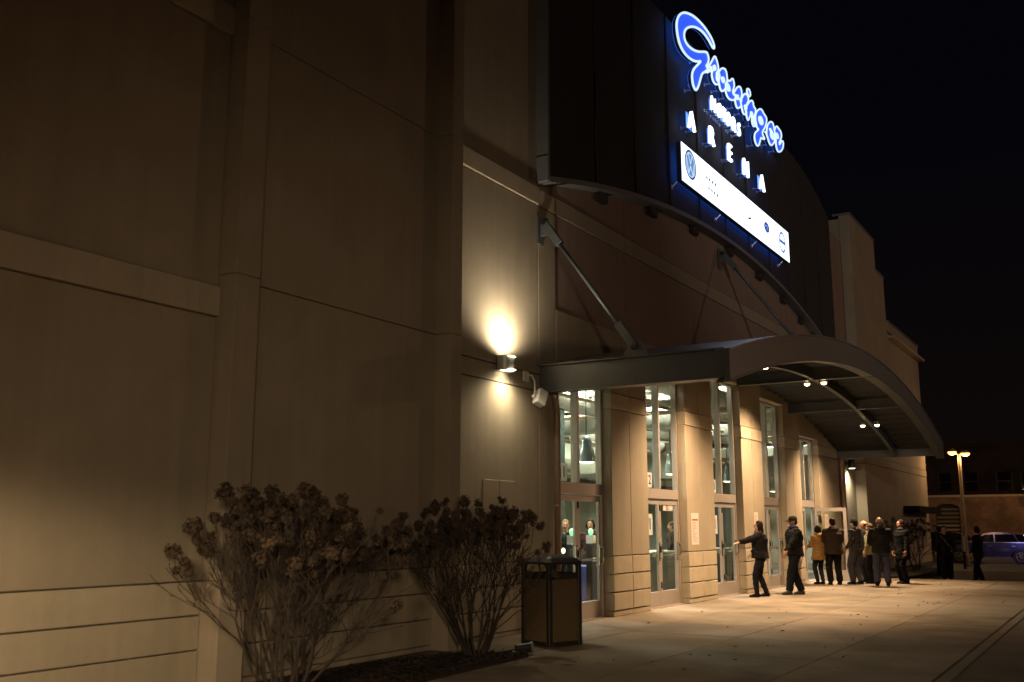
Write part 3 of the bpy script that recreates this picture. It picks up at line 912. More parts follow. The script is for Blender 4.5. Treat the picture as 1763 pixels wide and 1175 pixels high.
# tension rods
def rod(y, zw, X1, z1, bl=True):
    r_ = obj('tension_rod', MB().tube([(PX + 0.22, y, zw - 0.17), (X1 - 0.12, y, z1 + 0.22)], 0.035, 10), M['steel'], CN, smooth=True)
    w = Vector((PX + 0.1, y, zw))
    e_ = Vector((X1, y, z1 + 0.06))
    d = (e_ - w).normalized()
    obj('wall_bracket', MB().box(PX, PX + 0.03, y - 0.10, y + 0.10, zw - 0.36, zw + 0.12).box(PX + 0.03, PX + 0.17, y - 0.015, y + 0.015, zw - 0.22, zw + 0.08), M['steel'], r_, bevel=0.004)
    for s_ in (-1, 1):
        obj('clevis', MB().bar(w + Vector((0, s_ * 0.035, 0)), w + d * 0.50 + Vector((0, s_ * 0.035, 0)), 0.02, 0.13), M['steel'], r_, bevel=0.004)
        obj('clevis', MB().bar(e_ + Vector((0, s_ * 0.035, 0)), e_ - d * 0.50 + Vector((0, s_ * 0.035, 0)), 0.02, 0.13), M['steel'], r_, bevel=0.004)
    pl = MB()
    q = [(X1 - 0.24, z1 - 0.10), (X1 + 0.24, z1 - 0.10), (X1 + 0.09, z1 + 0.17), (X1 - 0.07, z1 + 0.17)]
    pl.add([(a, y - 0.016, b) for a, b in q] + [(a, y + 0.016, b) for a, b in q], [(0, 1, 2, 3), (7, 6, 5, 4)] + [(i, (i + 1) % 4, 4 + (i + 1) % 4, 4 + i) for i in range(4)])
    obj('gusset', pl, M['steel'], r_)
    for p in (w, e_):
        obj('pin', MB().tube([p + Vector((0, -0.075, 0)), p + Vector((0, 0.075, 0))], 0.045, 10), M['black'], r_)
rod(CY0, 6.55, -6.25, 4.24)
rod(22.75, 8.12, -6.0, ctop(22.75) + 0.08)
# canopy downlights
for (y, xs_) in ((19.4, (-6.32, -5.92)), (24.0, (-6.32, -5.92)), (29.8, (-6.32, -5.92))):
    for x in xs_:
        z = ctop(y) - 0.50
        which = {19.4: 'nearest', 24.0: 'middle', 29.8: 'farthest'}[y] + ' pair, ' + ('wall side' if x < RX else 'kerb side') + ' of the rib'
        L = thing('canopy_light', (x, y, z), 'small round warm light under the canopy, ' + which, 'light', 'round lights under the canopy')
        obj('housing', MB().tube([(x, y, z + 0.03), (x, y, z + 0.13)], 0.085, 14), M['steel'], L)
        obj('arm', MB().tube([(x, y, z + 0.11), (RX, y, z + 0.14)], 0.018, 8), M['steel'], L)
        obj('lens', MB().ball((x, y, z + 0.02), (0.065, 0.065, 0.045), 14, 8), M['e_lamp'], L, smooth=True)
        light('canopy_bulb', 'SPOT', (x, y, z - 0.035), CANOPY, 1600 if x < RX else 420, L, spot_size=R(125), spot_blend=0.8, shadow_soft_size=0.05, aim=(-0.28 if x < RX else 0.12, 0, -1))

# =================================================================== WALL FITTINGS
SCY, SCZ = 12.72, 4.02
s_ = thing('wall_sconce', (PX, SCY, SCZ), 'metal up-and-down wall light glowing above and below, beside the first entrance', 'wall lamp')
def half_round(x0, r, y, z0, z1, n=16, t=0.0):
    mb = MB()
    pts = [(x0, y - r)] + [(x0 + r * 0.35 + r * math.sin(PI * i / n), y - r * math.cos(PI * i / n)) for i in range(n + 1)] + [(x0, y + r)]
    k = len(pts)
    for z in (z0, z1): mb.v += [(a, b, z) for a, b in pts]
    mb.f += [(i, i + 1, k + i + 1, k + i) for i in range(k - 1)]
    return mb
obj('housing', half_round(PX, 0.15, SCY, SCZ - 0.115, SCZ + 0.115), M['duct'], s_, smooth=True)
obj('back_plate', MB().box(PX, PX + 0.012, SCY - 0.15, SCY + 0.15, SCZ - 0.115, SCZ + 0.115), M['trim'], s_)
obj('lens', MB().lathe((PX + 0.12, SCY, SCZ - 0.10), [(0.001, 0), (0.115, 0)], 18), M['e_sconce'], s_)
obj('lens', MB().lathe((PX + 0.12, SCY, SCZ + 0.10), [(0.001, 0), (0.115, 0)], 18), M['e_sconce'], s_)
light('sconce_up', 'SPOT', (PX + 0.30, SCY, SCZ + 0.13), (1.0, 0.84, 0.60), 230, s_, spot_size=R(165), spot_blend=1.0, shadow_soft_size=0.07, aim=(-0.12, 0, 1))
light('sconce_down', 'SPOT', (PX + 0.24, SCY, SCZ - 0.13), (1.0, 0.84, 0.56), 95, s_, spot_size=R(155), spot_blend=1.0, shadow_soft_size=0.07, aim=(-0.10, 0, -1))
s_ = thing('wall_light', (PX, 34.5, 3.6), 'dark drum wall light shining down at the far end of the entrances', 'wall lamp')
obj('housing', MB().tube([(PX, 34.5, 3.62), (PX + 0.16, 34.5, 3.62)], 0.05, 10).tube([(PX + 0.2, 34.5, 3.48), (PX + 0.2, 34.5, 3.76)], 0.12, 14), M['black'], s_)
obj('lens', MB().lathe((PX + 0.2, 34.5, 3.47), [(0.001, 0), (0.1, 0)], 16), M['e_sconce'], s_)
light('wall_light_up', 'SPOT', (PX + 0.14, 34.62, 3.80), (1.0, 0.85, 0.6), 40, s_, spot_size=R(130), spot_blend=1.0, shadow_soft_size=0.05, aim=(-0.2, 0, 1))
light('wall_light_down', 'SPOT', (PX + 0.2, 34.55, 3.44), (1.0, 0.85, 0.58), 220, s_, spot_size=R(120), spot_blend=1.0, shadow_soft_size=0.05, aim=(-0.3, 0.25, -1))
# flood light on a bent arm
fl = thing('flood_light', (PX, 13.45, 3.95), 'small white box flood light on a curved arm at the corner by the canopy beam', 'flood light')
obj('wall_plate', MB().box(PX, PX + 0.03, 13.34, 13.50, 3.84, 4.0), M['white'], fl, bevel=0.005)
obj('arm', MB().tube([(PX + 0.03, 13.42, 3.93), (PX + 0.10, 13.45, 3.93), (PX + 0.14, 13.48, 3.85), (PX + 0.14, 13.49, 3.70), (PX + 0.13, 13.48, 3.60)], 0.014, 8), M['white'], fl)
T = Matrix.Rotation(R(-28), 3, 'X') @ Matrix.Rotation(R(-25), 3, 'Z')
fc = Vector((PX + 0.20, 13.56, 3.58))
bxm = MB()
bxm.box(-0.07, 0.07, -0.085, 0.085, -0.13, 0.13, lambda p: tuple(T @ Vector(p) + fc))
obj('head', bxm, M['white'], fl, bevel=0.012)
obj('knuckle', MB().ball((PX + 0.13, 13.46, 3.60), 0.03, 8, 6), M['white'], fl)
# downspouts
d1 = thing('downspout', (PX + 0.08, 14.30, 0), 'brown metal downspout beside the first entrance', 'pipe', 'downspouts at the ends of the entrance wall')
obj('pipe', MB().tube([(PX + 0.2, 14.05, 3.70), (PX + 0.16, 14.12, 3.60), (PX + 0.10, 14.27, 3.48), (PX + 0.09, 14.30, 3.40), (PX + 0.09, 14.30, 0.12)], 0.055, 12), M['copper'], d1, smooth=True)
for z in (0.6, 1.9, 3.2): obj('strap', MB().tube([(PX + 0.09, 14.30, z), (PX + 0.09, 14.30, z + 0.03)], 0.066, 12), M['copper'], d1)
obj('shoe', MB().tube([(PX + 0.09, 14.30, 0.14), (PX + 0.10, 14.30, 0.06), (PX + 0.18, 14.28, 0.03)], 0.055, 12), M['copper'], d1)
d2 = thing('downspout', (PX + 0.08, 33.6, 0), 'brown metal downspout behind the queue of people', 'pipe', 'downspouts at the ends of the entrance wall')
obj('pipe', MB().tube([(PX + 0.12, 33.5, 4.2), (PX + 0.09, 33.55, 4.0), (PX + 0.09, 33.55, 0.05)], 0.09, 12), M['copper'], d2, smooth=True)
for z in (0.6, 2.0, 3.3): obj('strap', MB().tube([(PX + 0.09, 33.55, z), (PX + 0.09, 33.55, z + 0.04)], 0.1, 12), M['copper'], d2)
# small awning on the wing
M['matte'] = mat('matte_black', (0.012, 0.011, 0.010), 0.95, spec=0.05)
aw = thing('flat_awning', (WX, 44, 2.2), 'low flat black awning on brackets over the far wing wall', 'awning')
obj('awning_slab', MB().box(WX, WX + 0.55, 42.3, 47.5, 2.15, 2.23), M['matte'], aw)
obj('awning_edge', MB().box(WX + 0.56, WX + 0.60, 42.25, 47.55, 2.08, 2.36).box(WX, WX + 0.56, 42.25, 42.29, 2.08, 2.36), M['matte'], aw, bevel=0.004)


# =================================================================== SIGNS
LX = SX + 0.15     # back of the letters
def px_map(pts):   # identity helper: points are already (y, z) metres on the wall
    return pts
SCRIPT = [
    ('G', [(21.69, 12.94), (21.65, 13.07), (21.43, 13.17), (21.08, 13.22), (20.7, 13.22), (20.27, 13.17), (19.81, 13.03), (19.5, 12.85), (19.3, 12.63), (19.24, 12.44), (19.29, 12.22), (19.4, 12.07), (19.61, 11.98), (19.88, 11.97), (20.16, 12.01), (20.43, 12.09), (20.74, 12.24), (20.54, 12.07), (20.24, 11.84), (20.1, 11.66), (20.1, 11.49), (20.18, 11.36), (20.32, 11.33), (20.45, 11.46), (20.6, 11.69), (20.77, 11.96), (21.14, 12.13), (21.38, 12.25), (21.42, 12.37), (21.24, 12.29), (21.01, 12.21), (21.19, 12.36), (21.25, 12.49), (21.21, 12.58), (21.11, 12.63), (20.62, 12.41), (20.24, 12.29), (19.9, 12.25), (19.7, 12.3), (19.67, 12.45), (19.82, 12.64), (20.19, 12.86), (20.6, 13.0), (20.98, 13.05), (21.31, 13.01), (21.53, 12.93)]),
    ('r', [(21.13, 12.25), (21.26, 12.33), (21.41, 12.48), (21.56, 12.64), (21.69, 12.77), (21.79, 12.72), (21.87, 12.63), (21.92, 12.53), (21.81, 12.36), (21.72, 12.23), (21.75, 12.16), (21.89, 12.19), (21.89, 12.12), (21.71, 12.03), (21.57, 12.01), (21.46, 12.06), (21.42, 12.14), (21.42, 12.22), (21.51, 12.32), (21.37, 12.28), (21.12, 12.17)]),
    ('o', [(22.22, 12.67), (22.4, 12.72), (22.5, 12.67), (22.52, 12.57), (22.53, 12.46), (22.5, 12.35), (22.4, 12.22), (22.26, 12.1), (22.09, 12.0), (21.98, 12.02), (21.92, 12.11), (21.89, 12.22), (21.87, 12.32), (21.93, 12.44), (22.04, 12.56)]),
    ('s', [(22.54, 12.49), (22.7, 12.51), (22.82, 12.6), (22.94, 12.69), (23.02, 12.66), (23.06, 12.54), (23.0, 12.44), (22.9, 12.32), (22.93, 12.27), (23.11, 12.28), (23.26, 12.35), (23.36, 12.39), (23.28, 12.3), (23.1, 12.18), (22.84, 12.06), (22.62, 12.01), (22.47, 12.02), (22.39, 12.09), (22.35, 12.17), (22.46, 12.34)]),
    ('s', [(22.94, 12.28), (23.09, 12.41), (23.24, 12.55), (23.46, 12.69), (23.6, 12.66), (23.64, 12.55), (23.58, 12.42), (23.49, 12.31), (23.5, 12.26), (23.58, 12.19), (23.36, 12.05), (23.2, 11.98), (23.11, 12.04), (23.07, 12.13), (23.03, 12.17), (23.2, 12.28), (23.12, 12.31)]),
    ('i', [(23.49, 12.27), (23.61, 12.4), (23.75, 12.55), (23.93, 12.67), (24.1, 12.68), (24.17, 12.61), (24.12, 12.49), (23.99, 12.38), (23.85, 12.25), (23.81, 12.18), (23.94, 12.2), (23.95, 12.1), (23.71, 12.0), (23.61, 12.06), (23.56, 12.17)]),
    ("'", [(24.07, 12.85), (24.23, 12.91), (24.33, 12.86), (24.35, 12.77), (24.24, 12.69), (24.15, 12.7), (24.06, 12.75)]),
    ('n', [(23.87, 12.23), (24.03, 12.38), (24.23, 12.55), (24.45, 12.68), (24.56, 12.64), (24.55, 12.55), (24.72, 12.54), (24.74, 12.46), (24.64, 12.34), (24.54, 12.22), (24.51, 12.11), (24.53, 12.05), (24.73, 12.09), (24.72, 12.05), (24.47, 11.94), (24.38, 12.01), (24.37, 12.12), (24.46, 12.32), (24.33, 12.28), (24.22, 12.13), (24.05, 11.95), (23.96, 11.99), (23.9, 12.1)]),
    ('g', [(25.15, 12.7), (25.33, 12.72), (25.48, 12.66), (25.66, 12.65), (25.72, 12.58), (25.62, 12.41), (25.47, 12.25), (25.23, 12.05), (25.27, 11.99), (25.47, 11.92), (25.2, 11.86), (25.1, 11.86), (25.02, 11.75), (24.88, 11.56), (24.75, 11.49), (24.61, 11.51), (24.51, 11.61), (24.54, 11.76), (24.73, 11.9), (24.95, 12.03), (24.78, 12.02), (24.72, 12.12), (24.67, 12.23), (24.72, 12.39), (24.89, 12.55)]),
    ('e', [(26.06, 12.66), (26.26, 12.7), (26.35, 12.63), (26.37, 12.52), (26.47, 12.44), (26.45, 12.31), (26.34, 12.15), (26.19, 12.03), (25.98, 11.92), (25.82, 11.96), (25.73, 12.05), (25.61, 12.13), (25.66, 12.28), (25.76, 12.44), (25.89, 12.55)]),
    ('r', [(26.37, 12.49), (26.5, 12.63), (26.65, 12.74), (26.79, 12.72), (27.04, 12.7), (27.09, 12.59), (26.98, 12.44), (26.81, 12.3), (26.83, 12.22), (27.0, 12.38), (27.17, 12.48), (27.25, 12.41), (27.15, 12.23), (26.93, 12.06), (26.65, 11.96), (26.52, 12.02), (26.47, 12.14), (26.5, 12.3), (26.42, 12.37)]),
]
BLOBS = [(21.61, 12.42, 0.09, 0.08, 0.25), (21.85, 12.32, 0.12, 0.12, 0.2), (22.2, 12.35, 0.115, 0.08, 0.2), (22.53, 12.29, 0.175, 0.1, 0), (23.23, 12.29, 0.13, 0.07, 0.3), (21.06, 12.1, 0.08, 0.03, 0), (23.51, 12.32, 0.08, 0.05, 0.2), (23.89, 12.27, 0.11, 0.06, 0.2), (24.36, 12.26, 0.105, 0.07, 0.3), (24.61, 12.21, 0.105, 0.1, 0), (25.16, 12.36, 0.205, 0.13, 0.3), (26.05, 12.39, 0.14, 0.06, 0.2), (26.17, 12.27, 0.2, 0.11, 0.4), (26.65, 12.44, 0.155, 0.09, 0.2), (25.56, 12.16, 0.08, 0.02, 0)]
BOARD = (19.28, 27.310000000000002, 8.88, 9.77)
BADGE = dict(vw=(19.78, 9.38), mark=(23.81, 9.25), sub=(25.24, 9.38), vol=(26.65, 9.32))
DOTS = [(20.8, 9.4), (20.97, 9.4), (21.17, 9.4), (21.36, 9.4), (20.91, 9.18), (21.1, 9.18), (21.28, 9.17), (21.47, 9.17)]

def smooth_poly(P, it=2, closed=True):
    for _ in range(it):
        Q = []
        n = len(P)
        for i in range(n if closed else n - 1):
            a, b = P[i], P[(i + 1) % n]
            Q.append((a[0] * 0.75 + b[0] * 0.25, a[1] * 0.75 + b[1] * 0.25))
            Q.append((a[0] * 0.25 + b[0] * 0.75, a[1] * 0.25 + b[1] * 0.75))
        if not closed: Q = [P[0]] + Q + [P[-1]]
        P = Q
    return P
SG = thing('script_sign', (LX, 23.5, 11), 'glowing blue script lettering with white outlines high on the dark front', 'sign')
for idx, (ch, poly) in enumerate(SCRIPT):
    P = smooth_poly(poly, 3)
    x0 = LX + 0.002 * idx
    L = obj('letter', MB().prism(P, x0 + 0.004, x0 + 0.095), M['can'], SG)
    cen = (sum(p[0] for p in P) / len(P), sum(p[1] for p in P) / len(P))
    face = MB().add([(x0 + 0.098, a, b) for a, b in P], [tuple(range(len(P)))])
    obj('face', face, M['e_blue'], L, fix=False)
    back = MB().add([(x0, a, b) for a, b in P], [tuple(range(len(P)))])
    obj('halo', back, M['e_halo'], L, fix=False)
    rr = 0.027 if idx == 0 else 0.024
    pts = [(x0 + 0.105, a, b) for a, b in P]
    obj('outline', MB().tube(pts + [pts[0]], rr, 8, cap=False), M['e_line'], L, smooth=True)
    lowp = sorted(P, key=lambda q: q[1])[0]
    for (a, b) in [lowp] + ([P[len(P) // 3], P[len(P) // 2]] if idx == 0 else []):
        obj('stud', MB().tube([(SX, a - 0.02, b + 0.02), (LX, a - 0.02, b + 0.02)], 0.02, 8).tube([(SX + 0.001, a - 0.02, b + 0.02), (SX + 0.015, a - 0.02, b + 0.02)], 0.045, 8), M['stud'], L)
for (y, z, ry_, rz_, sl) in BLOBS:
    n = 16
    pts = []
    for i in range(n):
        t = 2 * PI * i / n
        u, v = ry_ * math.cos(t), rz_ * math.sin(t)
        pts.append((y + u + v * sl, z + v))
    obj('white_spot', MB().prism(pts, LX + 0.10, LX + 0.135), M['e_line'], SG)
def letters(name, word, pos, size, label, bold, depth, sy=1.0):
    o = thing(name, (LX, pos[0][0], pos[0][1]), label, 'sign')
    for ch, (y, z) in zip(word, pos):
        mb = text_mb(ch, size, LX + 0.06, y, z, depth / 2, bold, sy=sy)
        zs = [v[2] for v in mb.v]
        ysx = [v[1] for v in mb.v]
        L = obj('letter', mb, M['e_white'], o)
        obj('halo', MB().box(LX - 0.012, LX - 0.008, min(ysx) + 0.03, max(ysx) - 0.03, min(zs) + 0.03, max(zs) - 0.03), M['e_halo'], L)
        for yy in (min(ysx) + 0.05, max(ysx) - 0.05):
            obj('stud', MB().tube([(SX, yy, min(zs) + 0.03), (LX - 0.012, yy, min(zs) + 0.03)], 0.018, 8).tube([(SX + 0.001, yy, min(zs) + 0.03), (SX + 0.015, yy, min(zs) + 0.03)], 0.04, 8), M['stud'], L)
    return o
letters('arena_lettering', 'ARENA', [(20.09, 10.51), (21.37, 10.59), (22.64, 10.6), (23.87, 10.59), (25.2, 10.6)], 0.62, 'five wide-spaced white glowing letters reading ARENA above the white board', 0.0, 0.06, sy=0.92)
letters('motors_lettering', 'MOTORS', [(21.58, 11.47), (22.008, 11.475), (22.324, 11.478), (22.64, 11.481), (23.049, 11.486), (23.44, 11.49)], 0.50, 'small white glowing letters reading MOTORS under the blue script', 0.0, 0.05, sy=0.80)
# sponsor board
by0, by1, bz0, bz1 = BOARD
BD = thing('sponsor_board', (LX, (by0 + by1) / 2, bz0), 'long white backlit board with small round car badges, lowest part of the sign', 'sign')
obj('cabinet', MB().box(LX - 0.01, LX + 0.10, by0, by1, bz0, bz1), M['can'], BD)
obj('face', MB().box(LX + 0.101, LX + 0.112, by0 + 0.01, by1 - 0.01, bz0 + 0.01, bz1 - 0.01), M['e_board'], BD)
obj('halo', MB().box(LX - 0.02, LX - 0.012, by0 + 0.06, by1 - 0.06, bz0 + 0.05, bz1 - 0.05), M['e_halo'], BD)
for y in (by0 - 0.0, by0 + 2.7, by0 + 5.4, by1 - 0.3):
    obj('stud', MB().tube([(SX, y, bz0 - 0.12), (SX + 0.03, y, bz0 - 0.12)], 0.055, 10).tube([(SX + 0.02, y, bz0 - 0.12), (LX, y + 0.05, bz0 + 0.03)], 0.018, 8), M['stud'], BD)
FXX = LX + 0.113
def ring(y, z, r0, r1, x0, x1, sy=1.0, sz=1.0, a0=0, a1=360, n=28):
    mb = MB()
    for i in range(n + 1):
        t = R(a0 + (a1 - a0) * i / n)
        for r_ in (r0, r1):
            for x in (x0, x1): mb.v.append((x, y + r_ * math.cos(t) * sy, z + r_ * math.sin(t) * sz))
    for i in range(n):
        k = 4 * i
        mb.f += [(k + 1, k + 3, k + 7, k + 5), (k, k + 1, k + 5, k + 4), (k + 2, k + 6, k + 7, k + 3), (k, k + 4, k + 6, k + 2)]
    return mb
def disc(y, z, r_, x0, x1, sy=1.0, n=28):
    return MB().prism([(y + r_ * math.cos(2 * PI * i / n) * sy, z + r_ * math.sin(2 * PI * i / n)) for i in range(n)], x0, x1)
def vstroke(mb, pts, w, x0, x1):
    for (a, b) in zip(pts[:-1], pts[1:]):
        d = Vector((b[0] - a[0], b[1] - a[1]))
        nn = Vector((-d.y, d.x)).normalized() * w / 2
        mb.prism([(a[0] + nn.x, a[1] + nn.y), (b[0] + nn.x, b[1] + nn.y), (b[0] - nn.x, b[1] - nn.y), (a[0] - nn.x, a[1] - nn.y)], x0, x1)
    return mb
# roundel with V over W
vy, vz = BADGE['vw']
bd1 = obj('roundel_badge', disc(vy, vz, 0.33, FXX, FXX + 0.003), M['logo_m'], BD)
obj('rim', ring(vy, vz, 0.30, 0.335, FXX + 0.004, FXX + 0.007), M['logo_d'], bd1)
obj('inner_ring', ring(vy, vz, 0.25, 0.285, FXX + 0.004, FXX + 0.007), M['logo_l'], bd1)
obj('monogram', vstroke(vstroke(MB(), [(vy - 0.12, vz + 0.24), (vy, vz + 0.02), (vy + 0.12, vz + 0.24)], 0.045, FXX + 0.004, FXX + 0.007), [(vy - 0.24, vz + 0.12), (vy - 0.12, vz - 0.21), (vy, vz - 0.03), (vy + 0.12, vz - 0.21), (vy + 0.24, vz + 0.12)], 0.045, FXX + 0.0075, FXX + 0.010), M['logo_l'], bd1)
obj('badge_caption', MB().box(FXX, FXX + 0.002, vy - 0.25, vy + 0.75, vz - 0.47, vz - 0.455), M['logo_l'], BD)
# two rows of small dark dots
for (y, z) in DOTS:
    obj('dot', disc(y, z, 0.042, FXX, FXX + 0.003, n=10), M['logo_d'], BD)
my, mz = BADGE['mark']
obj('small_mark', vstroke(MB(), [(my - 0.10, mz - 0.03), (my - 0.02, mz - 0.01), (my + 0.12, mz + 0.03)], 0.05, FXX, FXX + 0.003), M['logo_d'], BD)
sy_, sz_ = BADGE['sub']
b2 = obj('oval_badge', disc(sy_, sz_, 0.13, FXX, FXX + 0.003, sy=1.6), M['logo_b'], BD)
obj('rim', ring(sy_, sz_, 0.115, 0.14, FXX + 0.004, FXX + 0.007, sy=1.6), M['logo_d'], b2)
obj('star', disc(sy_ - 0.08, sz_ + 0.03, 0.03, FXX + 0.004, FXX + 0.006, n=4), M['logo_l'], b2)
for q in ((0.0, 0.04), (0.06, 0.0), (0.0, -0.04), (0.09, 0.05), (0.10, -0.04)):
    obj('star', disc(sy_ + q[0], sz_ + q[1], 0.018, FXX + 0.004, FXX + 0.006, n=4), M['logo_l'], b2)
obj('badge_caption', MB().box(FXX, FXX + 0.002, sy_ - 0.3, sy_ + 0.3, sz_ - 0.22, sz_ - 0.208), M['logo_l'], BD)
oy, oz = BADGE['vol']
b3 = obj('ring_badge', ring(oy, oz, 0.235, 0.30, FXX, FXX + 0.004), M['logo_m'], BD)
obj('bar', MB().box(FXX + 0.005, FXX + 0.008, oy - 0.30, oy + 0.30, oz - 0.045, oz + 0.045), M['logo_m'], b3)
obj('bar_lettering', text_mb('VOLVO', 0.085, FXX + 0.010, oy, oz, 0.0005, 0.001, sy=1.5), M['logo_d'], b3)
# blue glow the sign throws on the wall around it
for (y, z, p_) in ((20.3, 11.9, 20), (22.5, 11.9, 16), (25.0, 12.0, 14), (27.2, 11.9, 14)):
    pass

# =================================================================== LITTER BIN
BC = Vector((-6.93, 12.40, 0))
BA = R(-20)
LBN = thing('litter_bin', tuple(BC), 'square litter bin with dark frame and brown aggregate panels by the first entrance', 'litter bin')
hw = 0.30
S2 = 0.235
def bb(mb, x0, x1, y0, y1, z0, z1): return mb.box(x0, x1, y0, y1, z0, z1)
fr = MB()
for sx in (-1, 1):
    for sy2 in (-1, 1):
        fr.box(min(sx * hw, sx * (hw - 0.066)), max(sx * hw, sx * (hw - 0.066)), min(sy2 * hw, sy2 * (hw - 0.066)), max(sy2 * hw, sy2 * (hw - 0.066)), 0.0, 1.08)
obj('frame', fr, M['binframe'], LBN, bevel=0.008, local=True)
for ang in range(4):
    Tm = Matrix.Rotation(ang * PI / 2, 3, 'Z')
    F_ = lambda p: tuple(Tm @ Vector(p))
    obj('panel', MB().box(-0.232, 0.232, hw - 0.025, hw - 0.012, 0.055, 0.88, F_), M['binpanel'], LBN, bevel=0.004, local=True)
    obj('rail', MB().box(-0.233, 0.233, hw - 0.035, hw - 0.004, 0.885, 0.96, F_), M['binframe'], LBN, bevel=0.006, local=True)
    obj('rail', MB().box(-0.233, 0.233, hw - 0.035, hw - 0.004, 0.0, 0.05, F_), M['binframe'], LBN, bevel=0.006, local=True)
    # rounded window corners of the hood
    br = MB()
    for sg in (-1, 1):
        rr_ = 0.075
        arc = [(sg * (0.233 - rr_ + rr_ * math.cos(R(t_))), 1.08 - rr_ + rr_ * math.sin(R(t_))) for t_ in range(0, 91, 15)]
        cor = (sg * 0.233, 1.08)
        for (p_, q_) in zip(arc[:-1], arc[1:]):
            br.add([(cor[0], hw - 0.04, cor[1]), (p_[0], hw - 0.04, p_[1]), (q_[0], hw - 0.04, q_[1]), (cor[0], hw - 0.004, cor[1]), (p_[0], hw - 0.004, p_[1]), (q_[0], hw - 0.004, q_[1])], [(0, 1, 2), (3, 5, 4), (1, 4, 5, 2), (0, 3, 4, 1), (0, 2, 5, 3)])
    br.v = [F_(p) for p in br.v]
    obj('hood_bracket', br, M['binframe'], LBN, local=True)
obj('inner_rim', MB().box(-0.19, 0.19, -0.19, 0.19, 0.80, 0.84), M['black'], LBN, local=True)
mb = MB()
n = 10
rows = []
for i in range(n + 1):
    for j in range(n + 1):
        u, v = -1 + 2 * i / n, -1 + 2 * j / n
        z = 1.105 + 0.10 * (1 - max(abs(u), abs(v)) ** 2.4) ** 0.8
        mb.v.append((u * (hw + 0.008), v * (hw + 0.008), z))
for i in range(n):
    for j in range(n):
        a = i * (n + 1) + j
        mb.f.append((a, a + 1, a + n + 2, a + n + 1))
k0 = len(mb.v)
mb.box(-hw - 0.008, hw + 0.008, -hw - 0.008, hw + 0.008, 1.075, 1.104)
obj('lid', mb, M['binframe'], LBN, local=True)
LBN.rotation_euler = (0, 0, BA)
# spot light lying at the tip of the bed
gl_ = thing('ground_spotlight', (-6.62, 11.3, 0), 'small black ground spotlight on the pavement at the tip of the planting bed', 'spotlight')
obj('body', MB().tube([(-6.74, 11.14, 0.075), (-6.62, 11.28, 0.085)], [0.05, 0.062], 14), M['black'], gl_)
obj('bezel', MB().tube([(-6.62, 11.28, 0.085), (-6.60, 11.303, 0.087)], 0.070, 14), M['trim'], gl_)
obj('stake', MB().tube([(-6.69, 11.2, 0.05), (-6.69, 11.2, 0.0)], 0.014, 8), M['black'], gl_)
obj('cable', MB().tube([(-6.74, 11.13, 0.07), (-6.80, 11.0, 0.055), (-6.86, 10.7, 0.05), (-6.9, 10.2, 0.05)], 0.008, 6), M['black'], gl_)

# =================================================================== BUSHES
def flower_meshes(n=6, m='petal'):
    out = []
    rnd = random.Random(77)
    for k in range(n):
        mb = MB()
        for i in range(115):
            d = Vector((rnd.gauss(0, 1), rnd.gauss(0, 1), rnd.gauss(0, 1) + 0.2)).normalized()
            r_ = rnd.uniform(0.45, 1.0) * (1.0 if d.z > -0.2 else 0.75)
            p = d * r_
            p.z *= 0.9
            u = d.cross(Vector((rnd.random(), rnd.random(), rnd.random()))).normalized()
            w = d.cross(u)
            u = (u + d * rnd.uniform(-0.6, 0.6)) * rnd.uniform(0.14, 0.26)
            w = (w + d * rnd.uniform(-0.6, 0.6)) * rnd.uniform(0.10, 0.2)
            mb.add([p - u, p + w, p + u, p - w], [(0, 1, 2, 3)])
        me = bpy.data.meshes.new('flower_head')
        me.from_pydata(mb.v, [], mb.f)
        me.materials.append(M[m])
        out.append(me)
    return out
FM = flower_meshes() + flower_meshes(3, 'petal2')
